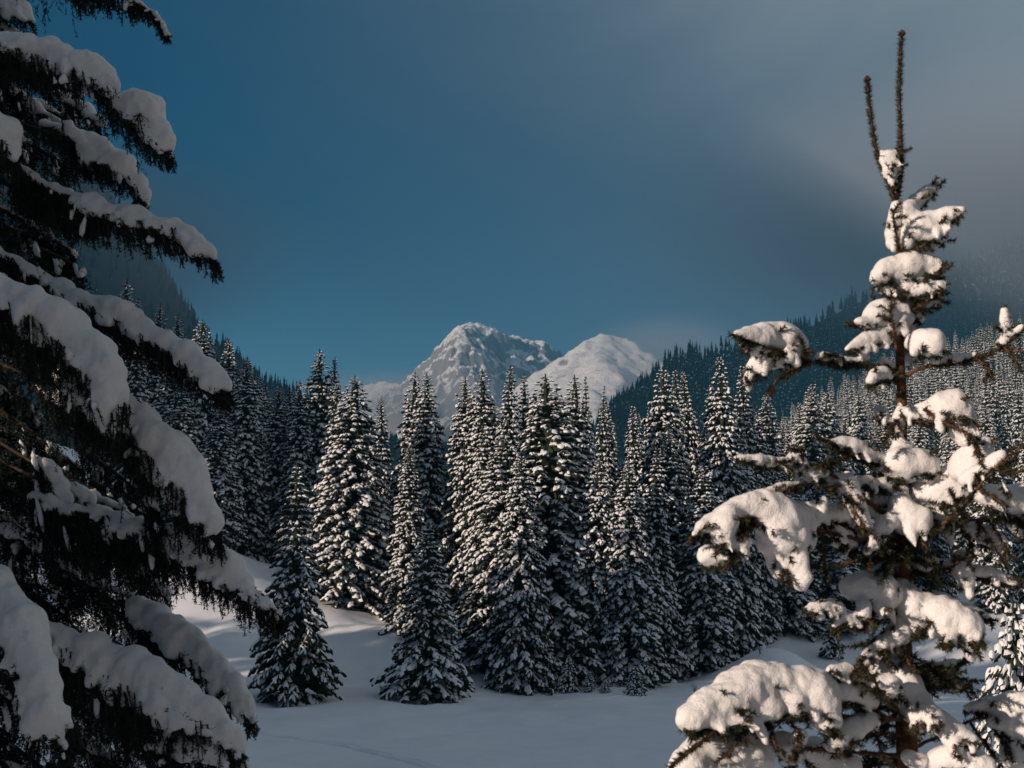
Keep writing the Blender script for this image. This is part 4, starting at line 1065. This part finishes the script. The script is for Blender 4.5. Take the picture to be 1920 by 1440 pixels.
    # short dark boughs close round the trunk
    for k in range(40):
        py = rs.uniform(930, 1450); a = rs.rand() * 6.283; ln = rs.uniform(0.08, 0.34) * np.interp(py, [930, 1440], [0.55, 1])
        b = pr((1694 + rs.uniform(-6, 6), py))
        d = np.array([math.cos(a), math.sin(a) * 0.9 + 0.25, rs.uniform(-0.25, 0.25)])
        px_ = [(b + d * ln * f + np.array([0, 0, -0.25 * ln * f * f])) for f in (0, 0.35, 0.7, 1)]
        B.append((px_, [], {'world': True}))
    for bi, (stems, snow, kw) in enumerate(B):
        if kw.get('world'):
            sb = MB(); nb = MB(); P = resample(np.array(stems), 0.016); tube(sb, P, np.linspace(0.005, 0.0025, len(P)), 6)
            sg = [segs_of(P)]
            for q in range(int(len(P) * 0.9)):
                i = rs.randint(1, len(P)); d = unit(rs.randn(3) * [1, 1, 0.5] + unit(P[-1] - P[0]) * 0.9 - [0, 0, 0.3]) * rs.uniform(0.03, 0.10)
                sg.append(np.hstack([P[i], P[i] + d])[None])
            needles(nb, np.vstack(sg), 0.0185, 1300, 0.0036, rs, lean=0.6)
            o = adopt(link('branch', sb.mesh('branch', [M_bark_young]))); link('needles', nb.mesh('needles', [M_needle_right], smooth=False), o)
            continue
        sb = MB(); nb = MB()
        segs = []
        for si, st in enumerate(stems):
            P = rpath(st, 0.016); P = jig(P, rs, 0.0015)
            L = np.linalg.norm(np.diff(P, axis=0), axis=1).sum()
            r0 = np.clip(0.003 + 0.008 * L, 0.003, 0.009)
            tube(sb, P, np.linspace(r0, 0.0026, len(P)), 7)
            segs.append(segs_of(P[int(len(P) * (0.12 if si == 0 else 0)):]))
            # side twiglets
            for k in range(int(L / 0.045)):
                f = rs.uniform(0.2, 0.97); b = P[int(f * (len(P) - 1))]; tdir = unit(P[min(len(P) - 1, int(f * (len(P) - 1)) + 1)] - P[max(0, int(f * (len(P) - 1)) - 1)])
                side = unit(np.cross(tdir, [0, 0, 1.0])) * rs.choice([-1, 1])
                d = unit(tdir * 0.75 + side * rs.uniform(0.5, 1.0) + np.array([0, 0, rs.uniform(-0.6, 0.05)])) * rs.uniform(0.02, 0.06)
                Q = np.array([b, b + d * 0.5, b + d + [0, 0, -0.004]])
                tube(sb, Q, [0.003, 0.0026, 0.002], 4)
                segs.append(segs_of(Q))
        chains = []
        for ch in snow:
            C = np.array([list(at(c[0], c[1], YR + (c[3] if len(c) > 3 else 0))) + [c[2] * PXR * (1.16 + 0.16 * float(sstep(1040, 1150, c[1])))] for c in ch])
            chains.append(C)
            if C[:, 3].max() > 8 * PXR:      # needles show under the lower edge of the snow
                Cs = resample(C, 0.012)
                U = Cs[:, :3].copy(); U[:, 2] -= Cs[:, 3] * 0.86
                if len(U) > 3:
                    for k in range(int(0.8 + len(U) * 0.16)):
                        i = rs.randint(1, len(U)); r = Cs[i, 3]; tn = unit(U[i] - U[i - 1])
                        d = unit(tn * rs.uniform(0.3, 1.0) + np.array([rs.uniform(-0.5, 0.5), -rs.uniform(0.2, 0.9), rs.uniform(-0.5, 0.35)]))
                        b = Cs[i, :3] + d * r * 0.3; e = Cs[i, :3] + d * (r + rs.uniform(0.015, 0.05))
                        tube(sb, np.array([b, (b + e) / 2, e]), [0.0035, 0.003, 0.0022], 5)
                        segs.append(np.hstack([b, e])[None])
                if len(U) > 2:
                    segs.append(segs_of(U))
                    for k in range(0, len(U) - 1, 1):
                        r = Cs[k, 3]
                        if r < 0.012: continue
                        for s in (-1, 1):
                            th = rs.uniform(0.2, 1.0) * s
                            b = Cs[k, :3] + r * 0.86 * np.array([0.35 * rs.randn(), math.sin(th), -math.cos(th)])
                            d = np.array([rs.uniform(-0.5, 0.5), math.sin(th) * 0.8, -rs.uniform(0.1, 0.9)]) + 0.5 * unit(U[k + 1] - U[k])
                            segs.append(np.hstack([b, b + unit(d) * r * rs.uniform(0.35, 0.9)])[None])
        needles(nb, np.vstack(segs), 0.0185, 1500, 0.0036, rs, lean=0.6)
        o = adopt(link('branch', sb.mesh('branch', [M_bark_young])))
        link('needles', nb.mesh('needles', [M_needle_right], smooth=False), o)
        if chains: link('snow', snow_mesh(chains + fingers(chains, rs, 10 * PXR, 0.75), 0.0065, 100 + bi, 0.05, vary=0.12, rough=0.0045, rk=26.0, smooth=6), o)
build_young()

# ------------------------------------------------------------------ the big spruce at the left
YL = 8.0
PXL = YL / F
big = tag(link('spruce_tree', None, None, (-6.2, 10.2, float(ground_z(-6.2, 10.2)))),
          'big shaded spruce with long snow-laden boughs filling the left edge, near', 'tree')
def adopt_big(o):
    o.parent = big; o.location = tuple(-Vector(big.location)); return o
def build_big():
    rs = np.random.RandomState(31)
    tk = MB(); g = big.location
    tz = np.linspace(g.z - 0.3, 9.5, 16)
    tube(tk, np.stack([g.x + 0.03 * np.sin(tz), g.y + 0.03 * np.cos(tz), tz], -1), np.linspace(0.24, 0.07, 16), 12)
    adopt_big(link('trunk', tk.mesh('trunk', [M_bark])))
    cr = link('crown', PROTO['full'][1], big); cr.scale = (0.75, 0.75, 0.72)
    iv, it = ico()
    def bough(chains, hang, seed, dens=1.0, dy=0.0, hollow=0.0, voxel=0.0150, snowy=True, lift=1.0, flecks=0.08):
        """chains: pixel chains (px, py, r[, depth]); hang: length in px of the twigs that hang under the snow"""
        rs = np.random.RandomState(seed)
        sb, nb, fl = MB(), MB(), MB()
        segs = []; W = []
        for ci, ch in enumerate(chains):
            C = np.array([list(at(c[0], c[1], YL + dy + (c[3] if len(c) > 3 else 0))) + [c[2] * PXL * (YL + dy) / YL] for c in ch])
            W.append(C)
            Cs = resample(C, 0.02)
            U = Cs[:, :3].copy(); U[:, 2] -= Cs[:, 3] * 0.7
            tube(sb, U, np.linspace(0.022, 0.007, len(U)), 6)
            tip = U[-1] + unit(U[-1] - U[-3]) * 0.05 if len(U) > 3 else U[-1]
            segs.append(np.hstack([U[:-1], U[1:]])); segs.append(np.hstack([U[-1], tip])[None])
            if ci == 0 and hollow == 0:
                a = U[0]; t0 = np.array([g.x, g.y, a[2] + 0.25 * np.hypot(a[0] - g.x, a[1] - g.y)])
                limb = resample(np.array([t0, (t0 + a) / 2 + [0, 0, 0.18 + 0.2 * rs.rand()], a]), 0.12)
                tube(sb, limb, 0.010, 5)
                for k in range(len(limb) * 5):      # the limb carries hanging twigs too
                    b = limb[rs.randint(1, len(limb))]; d1 = rs.randn(3) * [0.10, 0.10, 0.03] - [0, 0, 0.05]; d2 = rs.randn(3) * 0.05 - [0, 0, rs.uniform(0.10, 0.28)]
                    segs.append(np.array([np.r_[b, b + d1], np.r_[b + d1, b + d1 + d2]]))
                segs.append(segs_of(limb)); segs.append(segs_of(limb))
            T = unit(np.gradient(U, axis=0))
            nt = int(len(U) * 4.4 * dens)
            for k in range(nt):
                i = rs.randint(0, len(U)); r = Cs[i, 3]
                f = i / max(1, len(U) - 1)
                h = hang * 1.3 * PXL * rs.uniform(0.35, 1.0) * (1.0 - 0.6 * f)
                lat = unit(np.cross(T[i], [0, 0, 1.0]))
                off = rs.uniform(-1, 1)
                b = U[i] + lat * off * r * 1.0 + np.array([0, 0, r * (0.95 - 0.7 * abs(off))])
                out_d = unit(T[i] * 0.7 + lat * off * 0.9 + np.array([0, 0, -0.25]))
                nP = 5
                Q = [b]; d = out_d
                for s in range(nP):
                    d = unit(d * 0.55 + np.array([0, 0, -1.0]) * 0.6 + rs.randn(3) * 0.16 + T[i] * 0.12)
                    Q.append(Q[-1] + d * h / nP)
                Q = np.array(Q)
                if hollow == 0: tube(sb, Q[[0, 2, 5]], np.array([0.004, 0.003, 0.002]), 3, cap=False)
                segs.append(segs_of(Q))
                for s in range(rs.randint(2, 6)):
                    j = rs.randint(1, nP); d2 = unit((Q[j + 1] - Q[j]) + 0.9 * np.linalg.norm(Q[j + 1] - Q[j]) * rs.randn(3) * [1, 1, 0.3]) * h * rs.uniform(0.14, 0.32)
                    segs.append(np.hstack([Q[j], Q[j] + d2])[None])
                if rs.rand() < flecks:      # snow caught on a hanging twig
                    j = rs.randint(1, nP - 1); c = Q[j]; dd = Q[j + 1] - Q[j - 1]
                    l = np.linalg.norm(dd) * rs.uniform(0.15, 0.55); w = rs.uniform(0.006, 0.022)
                    ax = unit(dd); A = unit(np.cross(ax, [0.3, 1, 0.2])); Bv = np.cross(ax, A)
                    V = iv * (1 + 0.75 * vnoise(iv[:, 0] * 1.6 + 50 * rs.rand(), iv[:, 1] * 1.6, iv[:, 2] * 1.6))[:, None] + 0.25 * rs.randn(3)
                    fl.add(c + np.array([0, -0.015, 0.012]) + V[:, :1] * ax * l + V[:, 1:2] * A * w + V[:, 2:] * Bv * w, None, it)
        needles(nb, np.vstack(segs), 0.022, (215 if hollow == 0 else 120), 0.006 if hollow == 0 else 0.009, rs, lean=0.9)
        o = adopt_big(link('branch', sb.mesh('branch', [M_bark])))
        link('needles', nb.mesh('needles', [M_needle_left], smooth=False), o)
        if snowy:
            for C in W:
                C[:, 3] *= 0.76
            link('snow', snow_mesh(W + (fingers(W, rs, 0.035, 3.2, 0.8) if hollow == 0 else []), voxel, seed, 0.12, vary=0.32, rough=0.024, rk=9.0, extra=fl), o)
        elif fl.n: link('snow', fl.mesh('snow', [M_snow_near]), o)
    H = 95
    # from the top of the picture down; (px, py, radius px, depth m)
    bough([[(110, -45, 7), (180, -22, 7), (240, -5, 7), (285, 22, 5), (312, 56, 3)]], 70, 1, 1.0, 0.3, flecks=0.1)
    bough([[(-40, 5, 26), (10, 5, 28), (45, 22, 22), (58, 38, 12)]], 60, 2, 0.8, 0.5)
    bough([[(-60, 55, 26), (0, 75, 30), (50, 90, 34), (105, 112, 40), (160, 128, 40), (192, 150, 30)], [(182, 168, 26, -.05), (208, 160, 28, -.05)], [(222, 196, 26, -.03), (252, 198, 34, -.05), (282, 222, 34, -.05), (302, 250, 25, -.08), (313, 274, 13, -.1)]], 110, 3, 1.25)
    bough([[(-60, 205, 34, -.2), (-10, 232, 36, -.2), (15, 258, 30, -.2), (28, 284, 18, -.2)]], 110, 4)
    bough([[(150, 255, 18, .4), (200, 290, 22, .3), (232, 312, 27, .3), (256, 340, 24, .3), (270, 368, 14, .3)], [(120, 230, 12, .3), (160, 280, 14, .3), (165, 310, 10, .3)]], 85, 5)
    bough([[(20, 300, 10, .2), (80, 340, 14, .2), (150, 372, 16, .1), (210, 392, 20, 0), (265, 408, 25, 0), (315, 420, 27, 0), (355, 440, 25, 0), (385, 465, 17, -.05), (402, 486, 8, -.08)]], 105, 6, 1.3)
    bough([[(-50, 455, 14, .1), (20, 480, 18, .1), (80, 510, 20, .1), (130, 548, 26, .05), (190, 572, 30, 0), (250, 602, 30, 0), (305, 636, 31, -.05), (350, 668, 29, -.1), (395, 698, 25, -.15), (422, 722, 15, -.18)]], 120, 7, 1.25)
    bough([[(-60, 520, 30, -.5), (0, 545, 36, -.5), (55, 568, 42, -.5), (110, 612, 46, -.5), (155, 650, 46, -.52), (188, 692, 44, -.55), (205, 738, 40, -.58), (196, 782, 28, -.6), (205, 810, 10, -.6)], [(40, 590, 30, -.5), (80, 630, 26, -.5)], [(140, 690, 34, -.5), (165, 735, 34, -.55), (172, 775, 24, -.55)]], 120, 8, 1.2)
    bough([[(190, 740, 26, -.1), (240, 775, 40, -.1), (285, 812, 46, -.15), (325, 858, 46, -.2), (358, 905, 40, -.22), (382, 945, 32, -.25), (395, 978, 22, -.27), (402, 1000, 9, -.28)], [(250, 820, 34, -.1), (290, 870, 30, -.12)], [(330, 915, 28, -.2), (345, 950, 20, -.2)]], 120, 9, 1.2)
    bough([[(60, 930, 14, .2), (130, 950, 16, .15), (200, 962, 16, .1), (245, 985, 24, .05), (300, 1000, 30, 0), (350, 1018, 32, -.05), (400, 1048, 31, -.1), (440, 1078, 27, -.15), (480, 1108, 23, -.2), (508, 1132, 15, -.24), (526, 1152, 6, -.26)], [(265, 930, 8, -.1), (282, 940, 13, -.1), (296, 958, 8, -.1)]], 130, 10, 1.3)
    bough([[(-40, 1060, 24, -.8), (2, 1110, 32, -.9), (32, 1165, 34, -1.0), (58, 1225, 36, -1.1), (78, 1285, 37, -1.15), (90, 1335, 33, -1.2)], [(75, 1350, 16, -1.2), (60, 1378, 10, -1.22)], [(105, 1360, 16, -1.2), (122, 1400, 9, -1.22)], [(118, 1330, 16, -1.15), (138, 1368, 9, -1.18)]], 80, 11, 1.0)
    bough([[(40, 1150, 20, -.2), (100, 1185, 30, -.25), (170, 1222, 36, -.3), (240, 1255, 38, -.35), (305, 1285, 40, -.4), (355, 1310, 38, -.42), (400, 1345, 28, -.45), (430, 1378, 16, -.47), (450, 1405, 8, -.48)], [(200, 1275, 26, -.35), (270, 1310, 26, -.4), (330, 1325, 28, -.45)], [(330, 1340, 20, -.45), (318, 1380, 9, -.45)]], 120, 12, 1.2)
    bough([[(250, 1135, 16, .2), (295, 1165, 28, .15), (345, 1195, 34, .1), (390, 1235, 36, .05), (430, 1278, 32, 0), (458, 1318, 24, -.02), (474, 1348, 12, -.03)]], 90, 13, 1.2)
    bough([[(280, 1400, 12, -.4), (340, 1400, 16, -.42), (400, 1405, 18, -.45), (435, 1420, 14, -.46), (455, 1440, 8, -.46)]], 60, 14, 1.0)
    # small clumps of the boughs deeper inside the crown
    bough([[(70, 860, 16), (95, 885, 20), (112, 920, 22), (115, 955, 20), (100, 985, 8)]], 80, 15, 0.8, 0.25)
    bough([[(100, 905, 10), (140, 915, 10), (165, 940, 20), (150, 960, 14)]], 70, 16, 0.8, 0.3)
    bough([[(195, 965, 18), (205, 985, 18), (215, 1000, 10)], [(85, 1010, 16), (95, 1030, 12)], [(192, 1040, 11), (196, 1052, 8)]], 80, 17, 0.8, 0.3)
    # dark boughs behind, hidden in the crown, with the sky peeping through
    edge_y = [-80, 60, 160, 300, 420, 520, 640, 800, 1000, 1100, 1250, 1440, 1520]
    edge_x = [40, 90, 200, 215, 170, 125, 225, 265, 320, 330, 320, 370, 400]
    k = 0
    for yy in np.arange(-60, 1500, 62):
        xe = float(np.interp(yy, edge_y, edge_x))
        for xs in np.arange(-170, xe - 60, 82):
            x0 = xs + rs.uniform(-30, 30); y0 = yy + rs.uniform(-30, 30)
            ln = rs.uniform(90, 150); x1 = min(x0 + ln, xe - 10)
            if x1 - x0 < 40: x0 = x1 - 60
            sl = rs.uniform(0.2, 0.7)
            d0 = rs.uniform(0.5, 1.7)
            ch = [(x0 + (x1 - x0) * f, y0 + (x1 - x0) * f * sl + 18 * f * f, rs.uniform(4, 11) * (1 - 0.5 * f), d0) for f in np.linspace(0, 1, 4)]
            bough([ch], 135, 200 + k, 0.66, 0.0, hollow=1, voxel=0.018, snowy=rs.rand() < 0.5, flecks=0.12)
            k += 1
build_big()

# ------------------------------------------------------------------ snowy spruce between the near tree and the right edge
proto('bushy', 40, 3.6, 1.35, 22, 0.85, 1.1, 0.95, 0.36, 0.1, (7, 10), 0.62)
def near_right():
    Y = 26.0
    p = at(1893, 1128, Y); gz = float(ground_z(p[0], Y))
    plant_tree('bushy', p[0], Y, p[2] - gz, 250 * Y / F, 'small bushy spruce thick with snow, half sunlit, at the right edge below the wood', None)
near_right()
